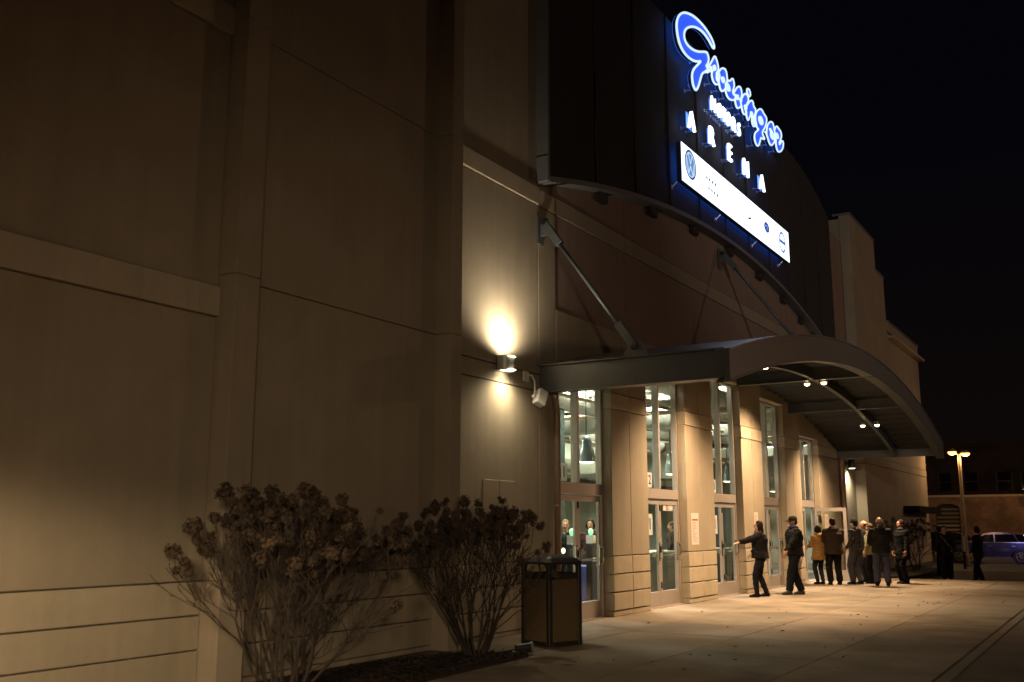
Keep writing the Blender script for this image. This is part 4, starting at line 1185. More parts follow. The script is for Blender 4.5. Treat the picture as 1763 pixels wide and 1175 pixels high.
def bush(name, base, ry_, rx_, h, label, seed, nst, nheads, xmin, heads=True, hs=(0.07, 0.13), tw=1.0, cat='bush'):
    rnd = random.Random(seed)
    o = thing(name, (base[0], base[1], 0.03), label, cat, 'dried hydrangea bushes along the wall' if heads else None)
    mb = MB()
    tips = []
    def dome(p):
        return ((p.x - base[0]) / (rx_ * 1.15)) ** 2 + ((p.y - base[1]) / (ry_ * 1.42)) ** 2 + (max(0.0, p.z - h * 0.42) / (h * 0.58)) ** 2
    def grow(p, d, L, r_, lev):
        n = 5
        lim = rnd.choice((0.5, 0.7, 0.9, 1.0, 1.1, 1.2, 1.32))
        pts = [p.copy()]
        rad = [r_]
        for i in range(n):
            d = (d + Vector((rnd.gauss(0, 0.13), rnd.gauss(0, 0.13), rnd.gauss(0, 0.06) + (0.03 if lev < 2 else 0.09)))).normalized()
            p = p + d * (L / n)
            if p.x < xmin: p.x = xmin + 0.01; d.x = abs(d.x) * 0.3
            if p.z < 0.12: p.z = 0.12; d.z = abs(d.z)
            pts.append(p.copy())
            rad.append(max(0.0032, r_ * (1 - 0.38 * (i + 1) / n)))
            if dome(p) > lim:
                mb.tube(pts, rad, 4, cap=False)
                tips.append((p.copy(), d.copy()))
                return
            if lev < 4 and rnd.random() < 0.30 and i > 0:
                sd = Vector((rnd.gauss(0, 1), rnd.gauss(0, 1), rnd.gauss(0, 0.6))).normalized()
                grow(p.copy(), (d + sd * 0.75).normalized(), L * rnd.uniform(0.45, 0.7), rad[-1] * 0.6, lev + 1)
        mb.tube(pts, rad, 4 if lev > 1 else 6, cap=False)
        if lev < 4:
            for q in range(2):
                sd = Vector((rnd.gauss(0, 1), rnd.gauss(0, 1), rnd.gauss(0, 0.5))).normalized()
                grow(p.copy(), (d + sd * 0.42).normalized(), L * rnd.uniform(0.5, 0.8), rad[-1] * 0.75, lev + 1)
        else:
            tips.append((p.copy(), d.copy()))
    for i in range(nst):
        a = 2 * PI * (i + rnd.random() * 0.7) / nst
        sp = rnd.uniform(0.25, 1.0)
        d = Vector((math.cos(a) * rx_ * sp, math.sin(a) * ry_ * sp, h * 0.95)).normalized()
        p = Vector((base[0] + math.cos(a) * 0.10, base[1] + math.sin(a) * 0.16, 0.02))
        grow(p, d, h * 0.40 * rnd.uniform(0.85, 1.15), 0.016 * tw, 0)
    # keep the crown inside its outline
    keep = []
    for p, d in tips:
        e_ = ((p.x - base[0]) / (rx_ * 1.15)) ** 2 + ((p.y - base[1]) / (ry_ * 1.1)) ** 2 + (max(0, p.z - h * 0.45) / (h * 0.60)) ** 2
        keep.append((p, d, e_))
    br = obj('branches', mb, M['twig'], o, fix=False)
    br['kind'] = 'stuff'
    if heads:
        keep.sort(key=lambda t: -t[2] * 0.5 - t[0].z * 0.45 + rnd.uniform(-0.55, 0.55))
        used = []
        for p, d, e_ in keep:
            if len(used) >= nheads: break
            if p.z > h * 1.04: continue
            if any((p - q).length < 0.115 for q in used): continue
            used.append(p)
            ob = bpy.data.objects.new('flower_head', rnd.choice(FM))
            C.objects.link(ob)
            ob.parent = o
            ob.location = p - WL[o.name]
            s_ = rnd.uniform(*hs) * (0.65 if p.z < h * 0.55 else 1.0)
            ob.scale = (s_, s_ * rnd.uniform(0.85, 1.1), s_ * rnd.uniform(0.9, 1.25))
            ob.rotation_euler = (rnd.uniform(-0.5, 0.5), rnd.uniform(-0.5, 0.5), rnd.uniform(0, 6.28))
    return o
bush('hydrangea_bush', (-6.72, 7.05), 1.18, 0.78, 1.92, 'bare hydrangea bush with dried brown flower heads, nearest and largest, by the left wall', 5, 24, 155, -7.5, hs=(0.035, 0.115))
bush('hydrangea_bush', (-7.03, 10.66), 1.28, 0.66, 1.88, 'bare hydrangea bush with dried flower heads just left of the litter bin', 14, 20, 120, -7.55, hs=(0.035, 0.10))
bush('hydrangea_bush', (-6.85, 36.6), 1.2, 0.7, 1.75, 'dim leafless shrub in the far bed nearest the queue', 22, 9, 60, -7.5, hs=(0.05, 0.10))
bush('hydrangea_bush', (-6.75, 39.2), 1.2, 0.8, 1.75, 'dim leafless shrub in the far bed nearest the street', 33, 9, 60, -7.5, hs=(0.05, 0.10))

# =================================================================== PEOPLE
def fused(name, mb, m, parent, vox, sm=3, wr=0.0, seed=0, label=None):
    """fuses overlapping volumes into one continuous skin"""
    me = bpy.data.meshes.new(name)
    me.from_pydata(mb.v, [], mb.f)
    bm = bmesh.new(); bm.from_mesh(me); bmesh.ops.recalc_face_normals(bm, faces=bm.faces); bm.to_mesh(me); bm.free()
    o = bpy.data.objects.new(name, me)
    C.objects.link(o)
    md = o.modifiers.new('r', 'REMESH'); md.mode = 'VOXEL'; md.voxel_size = vox; md.use_smooth_shade = True
    if sm:
        ms = o.modifiers.new('s', 'SMOOTH'); ms.iterations = sm; ms.factor = 0.5
    dg = bpy.context.evaluated_depsgraph_get()
    me2 = bpy.data.meshes.new_from_object(o.evaluated_get(dg))
    o.modifiers.clear()
    o.data = me2
    bpy.data.meshes.remove(me)
    if wr:
        nv = [v.normal.copy() for v in me2.vertices]
        for v, q in zip(me2.vertices, nv):
            c = v.co
            w = noise.noise(Vector((c.x * 9 + seed, c.y * 9, c.z * 16))) + 0.5 * noise.noise(Vector((c.x * 22 + seed, c.y * 22, c.z * 34)))
            v.co = c + q * (w * wr)
    me2.name = name
    me2.materials.clear()
    me2.materials.append(m)
    me2.polygons.foreach_set('use_smooth', [True] * len(me2.polygons))
    o.parent = parent
    if label: o['label'] = label
    return o

def ik(a, c, l1, l2, hint):
    a, c = Vector(a), Vector(c)
    d = c - a
    L = d.length
    if L > (l1 + l2) * 0.995:
        c = a + d * ((l1 + l2) * 0.995 / L); d = c - a; L = d.length
    x = (l1 * l1 - l2 * l2 + L * L) / (2 * L)
    h = math.sqrt(max(0, l1 * l1 - x * x))
    u = d / L
    hv = Vector(hint) - u * Vector(hint).dot(u)
    hv.normalize()
    return a + u * x + hv * h, c

_cloth = {}
def cloth(col, rough=0.85):
    k = (col, rough)
    if k not in _cloth:
        _cloth[k] = mat('fabric', tuple(c_ * 0.62 for c_ in col), rough, var=0.18, scale=14, bump=0.3, bscale=220, spec=0.12)
    return _cloth[k]

def person(loc, face, h, label, coat, pants, shoe=(0.02, 0.018, 0.016), hair=(0.02, 0.013, 0.01), hairkind='short', hem=0.80, flare=1.0,
           RH=(0.30, 0.08, 0.86), LH=(-0.30, 0.08, 0.86), RF=(0.10, 0.0), LF=(-0.10, 0.0), yaw=0, pitch=0, lean=0.0, fem=False, skin='skin',
           hat=None, hatcol=(0.02, 0.02, 0.02), scarf=None, hood=False, group='people at the entrances', vox=0.013, shirt=None, bulk=1.0, rootz=0.0, strap=False):
    o = thing('person', (loc[0], loc[1], rootz), label, 'person', group)
    k = h / 1.75
    sw = 0.165 if fem else 0.19
    hipw = 0.095
    ln = math.tan(R(lean))
    def tz(x, y, z):   # torso leans forward above the hip
        return Vector((x, y + max(0, z - 0.93) * ln, z))
    # ---- skeleton
    sh = {s: tz(s * sw, -0.01, 1.425) for s in (-1, 1)}
    el, wrp = {}, {}
    for s, H in ((1, RH), (-1, LH)):
        hint = (s * 0.45, -0.8, -0.5)
        el[s], wrp[s] = ik(sh[s], H, 0.285, 0.255, hint)
    hip = {s: Vector((s * hipw, 0, 0.91)) for s in (-1, 1)}
    kn, an = {}, {}
    for s, Fp in ((1, RF), (-1, LF)):
        lift = Fp[2] if len(Fp) > 2 else 0
        kn[s], an[s] = ik(hip[s], (Fp[0], Fp[1], 0.085 + lift), 0.43, 0.42, (s * 0.1, 1, 0))
    hc = tz(0, 0.015, 1.625)
    HM = Matrix.Rotation(R(yaw), 3, 'Z') @ Matrix.Rotation(R(pitch), 3, 'X')
    def hd(x, y, z):
        return hc + HM @ Vector((x, y, z))
    # ---- body
    b = MB()
    b.tube([tz(0, 0, z) for z in (0.84, 0.93, 1.05, 1.18, 1.32, 1.42, 1.46)], [(0.15, 0.10), (0.165, 0.115), (0.135, 0.10), (0.145, 0.105), (0.165, 0.115), (0.15, 0.09), (0.08, 0.06)], 16, right=(1, 0, 0))
    b.tube([tz(0, -0.01, 1.40), tz(0, 0, 1.50), hd(0, -0.01, -0.04)], [0.062, 0.053, 0.055], 12)
    b.ball(hd(0, -0.012, 0.025), (0.076, 0.092, 0.095), 18, 12, HM)
    b.ball(hd(0, 0.012, -0.045), (0.058, 0.070, 0.075), 16, 10, HM)
    b.ball(hd(0, 0.055, -0.092), (0.026, 0.022, 0.022), 10, 8, HM)
    b.tube([hd(0, 0.082, 0.02), hd(0, 0.094, -0.005), hd(0, 0.105, -0.028), hd(0, 0.088, -0.034)], [0.010, 0.012, 0.016, 0.014], 8)
    b.tube([hd(-0.035, 0.077, 0.03), hd(0, 0.088, 0.033), hd(0.035, 0.077, 0.03)], 0.010, 6)
    b.ball(hd(0, 0.074, -0.060), (0.024, 0.014, 0.011), 8, 6, HM)
    for s in (-1, 1):
        b.ball(hd(s * 0.077, -0.012, -0.008), (0.010, 0.019, 0.031), 8, 6, HM)
        b.ball(hd(s * 0.038, 0.058, -0.02), (0.024, 0.02, 0.02), 8, 6, HM)
        e_, w_ = el[s], wrp[s]
        b.tube([sh[s], sh[s].lerp(e_, 0.4), e_, e_.lerp(w_, 0.3), w_], [0.050, 0.044, 0.036, 0.037, 0.024], 10)
        # hand
        fd = (w_ - e_).normalized()
        inward = Vector((-s, 0.15, 0))
        if abs(fd.z) < 0.75: inward = Vector((-s * 0.2, 0, -1))
        nrm = (inward - fd * inward.dot(fd)).normalized()      # palm normal
        side = fd.cross(nrm).normalized()
        if side.y < 0 and abs(fd.y) < 0.9: side = -side            # thumb side forward
        pc = w_ + fd * 0.05
        b.tube([w_ - fd * 0.01, w_ + fd * 0.03, w_ + fd * 0.085], [(0.022, 0.018), (0.036, 0.015), (0.040, 0.013)], 10, right=side)
        for q, (off, ln_) in enumerate(((0.030, 0.068), (0.010, 0.076), (-0.010, 0.070), (-0.030, 0.055))):
            p0 = w_ + fd * 0.07 + side * off
            p1 = w_ + fd * (0.085 + ln_ * 0.42) + side * off * 1.12 + nrm * 0.007
            p2 = w_ + fd * (0.085 + ln_ * 0.75) + side * off * 1.15 + nrm * 0.026
            p3 = w_ + fd * (0.085 + ln_ * 0.92) + side * off * 1.12 + nrm * 0.046
            b.tube([p0, p1, p2, p3], [0.0100, 0.0095, 0.0088, 0.0075], 7)
        b.tube([w_ + fd * 0.02 + side * 0.02, w_ + fd * 0.05 + side * 0.052 + nrm * 0.012, w_ + fd * 0.082 + side * 0.062 + nrm * 0.026], [0.013, 0.0115, 0.009], 7)
        b.tube([hip[s] + Vector((0, 0, 0.02)), hip[s].lerp(kn[s], 0.35), kn[s], kn[s].lerp(an[s], 0.3), an[s]], [0.085, 0.078, 0.052, 0.053, 0.036], 12)
        b.tube([an[s] + Vector((0, -0.045, -0.045)), an[s] + Vector((0, 0.05, -0.045)), an[s] + Vector((0, 0.13, -0.058))], [(0.03, 0.03), (0.036, 0.026), (0.034, 0.016)], 8, right=(1, 0, 0))
    def sc_(mb):
        mb.v = [(x * k, y * k, z * k) for x, y, z in mb.v]
        return mb
    fused('body', sc_(b), M[skin], o, vox if vox < 0.011 else 0.0125, 1)
    eyes = MB()
    for s in (-1, 1): eyes.ball(hd(s * 0.031, 0.078, 0.008), (0.0125, 0.006, 0.008), 8, 6, HM)
    obj('eyes', sc_(eyes), M['eye'], o, local=True, smooth=True)
    lp = MB().ball(hd(0, 0.087, -0.060), (0.022, 0.006, 0.006), 8, 6, HM)
    obj('lips', sc_(lp), M['lips'], o, local=True, smooth=True)
    # ---- trousers
    t = MB()
    fl = 1.0
    t.tube([tz(0, 0, z) for z in (0.80, 0.88, 0.95, 1.04)], [(0.15, 0.105), (0.178, 0.128), (0.172, 0.122), (0.15, 0.112)], 16, right=(1, 0, 0))
    tr = (0.104, 0.096, 0.072, 0.070, 0.056) if fem else (0.112, 0.108, 0.094, 0.088, 0.082)
    for s in (-1, 1):
        t.tube([hip[s] + Vector((0, 0, -0.01)), hip[s].lerp(kn[s], 0.4), kn[s], kn[s].lerp(an[s], 0.45), an[s] + Vector((0, -0.008, 0.0))], [x * fl for x in tr], 14)
    fused('trousers', sc_(t), cloth(pants), o, 0.014, 3, 0.010, loc[0] * 3)
    # ---- coat
    c = MB()
    B_ = bulk
    zs = [hem, hem + 0.06, 0.95, 1.06, 1.18, 1.32, 1.415, 1.455] if hem < 0.88 else [hem, hem + 0.03, 1.06, 1.18, 1.32, 1.415, 1.455]
    rr = {0: (0.190 * flare, 0.150 * flare), 1: (0.192 * (1 + (flare - 1) * .7), 0.150 * (1 + (flare - 1) * .7)), 0.95: (0.185, 0.145), 1.06: (0.165 if fem else 0.178, 0.132), 1.18: (0.17 if fem else 0.19, 0.142), 1.32: (0.192 if fem else 0.21, 0.15), 1.415: (0.18 if fem else 0.20, 0.115), 1.455: (0.105, 0.085)}
    rads = []
    for i, z in enumerate(zs):
        a_ = rr[i] if i < 2 else rr[z]
        rads.append((a_[0] * B_, a_[1] * B_))
    c.tube([tz(0, 0, z) for z in zs], rads, 20, right=(1, 0, 0))
    for s in (-1, 1):
        e_, w_ = el[s], wrp[s]
        i0 = sh[s] + Vector((-s * 0.04, 0, -0.03))
        c.tube([i0, sh[s] + Vector((s * 0.005, 0, -0.015)), sh[s].lerp(e_, 0.5), e_, e_.lerp(w_, 0.5), w_.lerp(e_, 0.06)], [0.075 * B_, 0.080 * B_, 0.066 * B_, 0.060 * B_, 0.052 * B_, 0.044 * B_], 12)
    if hood:
        c.tube([tz(-0.10, -0.09, 1.46), tz(0, -0.13, 1.44), tz(0.10, -0.09, 1.46)], [0.045, 0.065, 0.045], 10)
        c.tube([tz(0.09, 0.02, 1.47), tz(0.10, -0.06, 1.49), tz(0, -0.10, 1.50), tz(-0.10, -0.06, 1.49), tz(-0.09, 0.02, 1.47)], 0.038, 8)
    else:
        ring_ = [tz(0.082 * math.cos(a), -0.005 + 0.078 * math.sin(a), 1.475 - 0.015 * math.sin(a)) for a in [R(q) for q in range(110, 431, 20)]]
        c.tube(ring_, [(0.016, 0.030)] * len(ring_), 8, right=(0, 0, 1))
    jk = fused('jacket', sc_(c), cloth(coat), o, 0.013, 2, 0.014, loc[1] * 3)
    zp = MB().tube([tz(0, rads[min(i + 1, len(rads) - 1)][1] + 0.004 if False else (rads[i][1] + 0.001), z) for i, z in enumerate(zs[:-1])], 0.006, 5)
    obj('zip', sc_(zp), M['eye'], jk, local=True)
    if shirt:
        sp = MB().tube([tz(0, 0.085, 1.46), tz(0, 0.125, 1.40), tz(0, 0.135, 1.30)], [(0.045, 0.03), (0.05, 0.035), (0.02, 0.02)], 10, right=(1, 0, 0))
        obj('shirt_front', sc_(sp), cloth(shirt), o, local=True, smooth=True)
    if scarf:
        ring_ = [tz(0.078 * math.cos(a), 0.005 + 0.082 * math.sin(a), 1.495) for a in [R(q) for q in range(0, 361, 20)]]
        mb = MB().tube(ring_, 0.033, 8, cap=False)
        obj('scarf', sc_(mb), cloth(scarf), o, local=True, smooth=True)
    if strap:
        mb = MB().tube([tz(0.12, 0.09, 1.44), tz(0.03, 0.165, 1.30), tz(-0.10, 0.16, 1.12), tz(-0.19, 0.06, 1.0)], [(0.02, 0.006)] * 4, 6, right=(1, 0, 0))
        obj('bag_strap', sc_(mb), cloth((0.25, 0.2, 0.17)), o, local=True)
    # ---- shoes
    for s in (-1, 1):
        a_ = an[s]
        m_ = MB()
        m_.tube([a_ + Vector((0, -0.075, -0.045)), a_ + Vector((0, -0.05, -0.035)), a_ + Vector((0, 0.02, -0.035)), a_ + Vector((0, 0.09, -0.050)), a_ + Vector((0, 0.155, -0.060)), a_ + Vector((0, 0.18, -0.065))],
                [(0.018, 0.025), (0.036, 0.042), (0.042, 0.045), (0.046, 0.034), (0.036, 0.024), (0.016, 0.014)], 12, right=(1, 0, 0))
        m_.tube([a_ + Vector((0, -0.01, -0.03)), a_ + Vector((0, -0.005, 0.05))], [0.046, 0.047], 12)
        sh_ = obj('shoe', sc_(m_), cloth(shoe), o, local=True, smooth=True)
        so = MB().tube([a_ + Vector((0, -0.075, -0.076)), a_ + Vector((0, -0.04, -0.076)), a_ + Vector((0, 0.10, -0.076)), a_ + Vector((0, 0.175, -0.074))], [(0.028, 0.009), (0.040, 0.009), (0.047, 0.009), (0.022, 0.009)], 10, right=(1, 0, 0))
        obj('sole', sc_(so), M['black'], sh_, local=True)
    # ---- hair / hats
    hm = cloth(hair, 0.55)
    if hairkind in ('short', 'long', 'bob', 'curly'):
        m_ = MB()
        m_.ball(hd(0, -0.022, 0.038), (0.084, 0.094, 0.093), 18, 12, HM)
        m_.ball(hd(0, -0.050, -0.015), (0.077, 0.058, 0.075), 14, 10, HM)
        if hairkind == 'long':
            m_.tube([hd(0, -0.03, 0.04), hd(0, -0.055, -0.05), hd(0, -0.075, -0.13), hd(0, -0.075, -0.20)], [(0.086, 0.08), (0.098, 0.062), (0.105, 0.05), (0.085, 0.03)], 14, right=HM @ Vector((1, 0, 0)))
            for s in (-1, 1): m_.tube([hd(s * 0.070, 0.01, 0.05), hd(s * 0.086, 0.005, -0.03), hd(s * 0.085, -0.01, -0.12), hd(s * 0.08, -0.01, -0.18)], [0.026, 0.028, 0.028, 0.012], 8)
        if hairkind == 'bob':
            m_.tube([hd(0, -0.03, 0.04), hd(0, -0.05, -0.04), hd(0, -0.055, -0.10)], [(0.092, 0.085), (0.102, 0.07), (0.085, 0.04)], 14, right=HM @ Vector((1, 0, 0)))
            for s in (-1, 1): m_.tube([hd(s * 0.07, 0.01, 0.05), hd(s * 0.088, 0.01, -0.03), hd(s * 0.082, 0.0, -0.09)], [0.026, 0.030, 0.016], 8)
        fused('hair', sc_(m_), hm, o, 0.010, 2, 0.004, 5)
    elif hairkind == 'balding':
        m_ = MB()
        pts = [hd(0.080 * math.cos(a), -0.012 + 0.092 * math.sin(a), -0.005) for a in [R(q) for q in range(165, 376, 15)]]
        m_.tube(pts, [(0.010, 0.034)] * len(pts), 8, right=None)
        obj('hair', sc_(m_), hm, o, local=True, smooth=True)
    if hat == 'cap':
        m_ = MB()
        prof = [(0.092, 0.0), (0.092, 0.03), (0.084, 0.062), (0.06, 0.088), (0.02, 0.10), (0.001, 0.101)]
        q = MB().lathe((0, 0, 0), prof, 20)
        for i, p in enumerate(q.v): q.v[i] = tuple(hd(p[0], p[1] * 1.12 - 0.010, p[2] + 0.030))
        m_.add(q.v, q.f)
        obj('cap', sc_(m_), cloth(hatcol), o, local=True, smooth=True)
        br_ = MB()
        n_ = 12
        for lay in (0.0, -0.006):
            for i in range(n_ + 1):
                t_ = PI * i / n_
                x_ = 0.078 * math.cos(t_)
                br_.v.append(tuple(hd(x_, 0.062 + 0.02 * math.sin(t_), 0.040 + lay)))
                br_.v.append(tuple(hd(x_ * 0.98, 0.075 + 0.105 * math.sin(t_), 0.030 + lay - 0.012 * abs(math.cos(t_)))))
        for lay in (0, 1):
            z_ = lay * 2 * (n_ + 1)
            for i in range(n_): br_.f.append((z_ + 2 * i, z_ + 2 * i + 1, z_ + 2 * i + 3, z_ + 2 * i + 2))
        z_ = 2 * (n_ + 1)
        for i in range(n_): br_.f.append((2 * i + 1, 2 * i + 3, z_ + 2 * i + 3, z_ + 2 * i + 1))
        obj('brim', sc_(br_), cloth(hatcol), o, local=True)
    if hat == 'beanie':
        q = MB().lathe((0, 0, 0), [(0.092, -0.012), (0.097, 0.0), (0.097, 0.03), (0.091, 0.036), (0.086, 0.07), (0.062, 0.1), (0.02, 0.115), (0.001, 0.116)], 20)
        q.v = [tuple(hd(p[0], p[1] * 1.12 - 0.014, p[2] + 0.022)) for p in q.v]
        obj('knit_hat', sc_(q), cloth(hatcol), o, local=True, smooth=True)
    o.rotation_euler = (0, 0, face)
    return o

def facing(dx, dy):   # local +Y points along (dx, dy)
    return math.atan2(-dx, dy)
LEFT = facing(-0.85, -0.52)     # facing left in the picture
DK = (0.016, 0.015, 0.017)
person((-7.30, 22.88), facing(-0.88, -0.36), 1.71, 'dark haired woman in short black coat stretching an arm to the door handle', DK, (0.012, 0.013, 0.018), hairkind='long', hem=0.88, flare=1.06, fem=True,
       bulk=1.30, RH=(0.26, 0.18, 0.98), LH=(-0.26, 0.62, 1.20), RF=(0.15, -0.12), LF=(-0.10, 0.12), scarf=(0.38, 0.30, 0.26), vox=0.009, strap=True)
person((-6.85, 24.10), facing(-0.80, -0.60), 1.82, 'man in black cap and black jacket walking towards the doors', DK, (0.014, 0.017, 0.026), shoe=(0.16, 0.13, 0.10), hem=0.86, hairkind='short', hat='cap',
       bulk=1.30, RH=(0.30, 0.10, 0.93), LH=(-0.22, 0.27, 0.95), RF=(0.07, -0.14), LF=(-0.07, 0.20), scarf=(0.03, 0.03, 0.12), vox=0.009, pitch=-6)
person((-7.46, 28.62), facing(-0.75, 0.55), 1.60, 'short woman in tan winter coat with dark curly hair at the open door', (0.42, 0.24, 0.085), (0.03, 0.035, 0.05), hairkind='bob', hem=0.72, flare=1.12, fem=True, bulk=1.2,
       RH=(0.22, 0.26, 1.02), LH=(-0.14, 0.34, 1.10), hood=True)
person((-7.05, 28.62), facing(-0.55, 0.83), 1.80, 'broad man in dark brown hooded jacket seen from behind in the queue', (0.050, 0.034, 0.026), (0.012, 0.011, 0.012), hem=0.80, hood=True, bulk=1.30, hairkind='short',
       RH=(0.20, 0.30, 1.02), LH=(-0.20, 0.30, 1.02), RF=(0.13, 0.02), LF=(-0.13, 0.0), pitch=-14)
person((-6.58, 29.15), facing(-0.90, 0.30), 1.79, 'man in dark knit hat, grey jacket and grey trousers standing in the queue', (0.085, 0.075, 0.072), (0.10, 0.10, 0.115), hat='beanie', hem=0.88, bulk=1.08, hood=True,
       RH=(0.20, 0.28, 1.05), LH=(-0.26, 0.12, 0.95), RF=(0.09, -0.05), LF=(-0.09, 0.08))
person((-6.60, 30.45), facing(-0.90, -0.42), 1.74, 'man with thinning dark hair in dark jacket, face turned left, behind the yellow jacket', (0.030, 0.030, 0.028), (0.018, 0.017, 0.018), skin='skinred', hairkind='balding', hem=0.86, pitch=-4)
person((-6.30, 29.75), facing(-0.92, 0.10), 1.66, 'woman in pale yellow and cream jacket mostly hidden in the queue', (0.60, 0.52, 0.26), (0.02, 0.018, 0.018), fem=True, hairkind='short', hair=(0.16, 0.10, 0.05), hem=0.84, bulk=1.18, scarf=(0.6, 0.5, 0.4))
person((-5.80, 28.62), facing(-0.30, 0.95), 1.82, 'bald man in black jacket and blue jeans with his back turned, right part of queue', (0.020, 0.018, 0.020), (0.075, 0.080, 0.13), hairkind='balding', hair=(0.3, 0.26, 0.22), hem=0.84, bulk=1.22, hood=True,
       RH=(0.20, 0.28, 1.08), LH=(-0.22, 0.26, 1.05), RF=(0.13, 0.0), LF=(-0.13, 0.04))
person((-5.50, 30.0), facing(-0.75, -0.65), 1.76, 'person with reddish face in long black coat, last of the queue on the right', (0.012, 0.011, 0.012), (0.012, 0.011, 0.012), skin='skinred', hairkind='short', hair=(0.06, 0.04, 0.03), hem=0.66, flare=1.10, bulk=1.2, scarf=(0.10, 0.11, 0.14))
person((-5.18, 35.4), facing(0.30, -0.95), 1.74, 'dim person in dark open coat with a pale strap walking left of the street lamp', (0.030, 0.028, 0.028), (0.014, 0.014, 0.016), hem=0.78, rootz=-0.15, group='people walking on the street', RF=(0.10, 0.10), LF=(-0.12, -0.08), strap=True, vox=0.014)
person((-5.75, 38.5), facing(0.2, 0.9), 1.72, 'dim person in black half hidden near the wing corner', (0.016, 0.016, 0.018), (0.014, 0.014, 0.016), hem=0.82, rootz=-0.15, group='people walking on the street', RF=(0.10, 0.12), LF=(-0.10, -0.12), vox=0.014)
person((-4.18, 35.2), facing(-0.9, 0.3), 1.72, 'dim person in black walking right of the street lamp, in front of the car', (0.018, 0.017, 0.018), (0.014, 0.015, 0.020), hem=0.76, hairkind='bob', rootz=-0.15, group='people walking on the street', RF=(0.10, 0.20), LF=(-0.08, -0.10), RH=(0.28, 0.22, 0.88), vox=0.014)
# people inside
person((-9.95, 18.45), facing(-0.2, -1), 1.72, 'fair haired person in dark green jacket behind the left glass of the first door', (0.03, 0.045, 0.042), (0.02, 0.02, 0.025), hair=(0.38, 0.27, 0.15), group='people inside the lobby', yaw=40)
person((-10.3, 20.25), facing(0.3, -1), 1.74, 'dark haired person behind the right glass of the first door', (0.10, 0.05, 0.045), (0.02, 0.02, 0.025), hairkind='bob', fem=True, group='people inside the lobby')
person((-9.9, 24.0), facing(-1.0, -0.2), 1.70, 'person in dark jacket facing left behind the right glass of the second door', (0.025, 0.025, 0.03), (0.02, 0.02, 0.025), group='people inside the lobby', hair=(0.05, 0.03, 0.02))


# =================================================================== FAR STREET
# street lamp
lx, ly = -6.20, 48.3
SLZ = -0.15
def street_lamp(x, y, h, label):
    o = thing('street_lamp', (x, y, SLZ), label, 'street lamp')
    obj('pole', MB().tube([(x, y, SLZ), (x, y, SLZ + 0.5), (x, y, SLZ + 0.52), (x, y, h)], [0.11, 0.11, 0.085, 0.065], 12), M['lampmetal'], o, smooth=False)
    obj('base_plate', MB().box(x - 0.2, x + 0.2, y - 0.2, y + 0.2, SLZ, SLZ + 0.04), M['black'], o, bevel=0.01)
    for s, dz in ((-1, 0.04), (1, -0.04)):
        cx_ = x + s * 0.27
        a = obj('arm', MB().tube([(x, y, h - 0.05), (x + s * 0.10, y, h + 0.03), (cx_, y, h + 0.06)], 0.03, 8), M['lampmetal'], o)
        lmp = obj('lamp_head', MB().lathe((cx_, y, h + dz), [(0.001, 0.22), (0.09, 0.19), (0.2, 0.10), (0.21, 0.07)], 16), M['lampmetal'], o, smooth=True)
        obj('lens', MB().ball((cx_, y, h + dz + 0.03), (0.18, 0.18, 0.10), 16, 8), M['e_sodium'], lmp, smooth=True)
        light('street_bulb', 'POINT', (cx_, y - 0.02, h + dz - 0.22), SODIUM, 65, o, shadow_soft_size=0.15)
    return o
street_lamp(lx, ly, 4.72, 'lit street lamp with two orange heads on one pole beyond the wing')
# bollard with reflective sleeve beside the lamp
bo = thing('marker_post', (-5.9, 45.2, -0.15), 'slim post with bright reflective sleeve in front of the street lamp', 'post')
obj('post', MB().tube([(-5.9, 45.2, -0.15), (-5.9, 45.2, 1.25)], 0.055, 10), M['black'], bo)
obj('sleeve', MB().tube([(-5.9, 45.2, 0.55), (-5.9, 45.2, 1.2)], 0.062, 10), M['white'], bo)
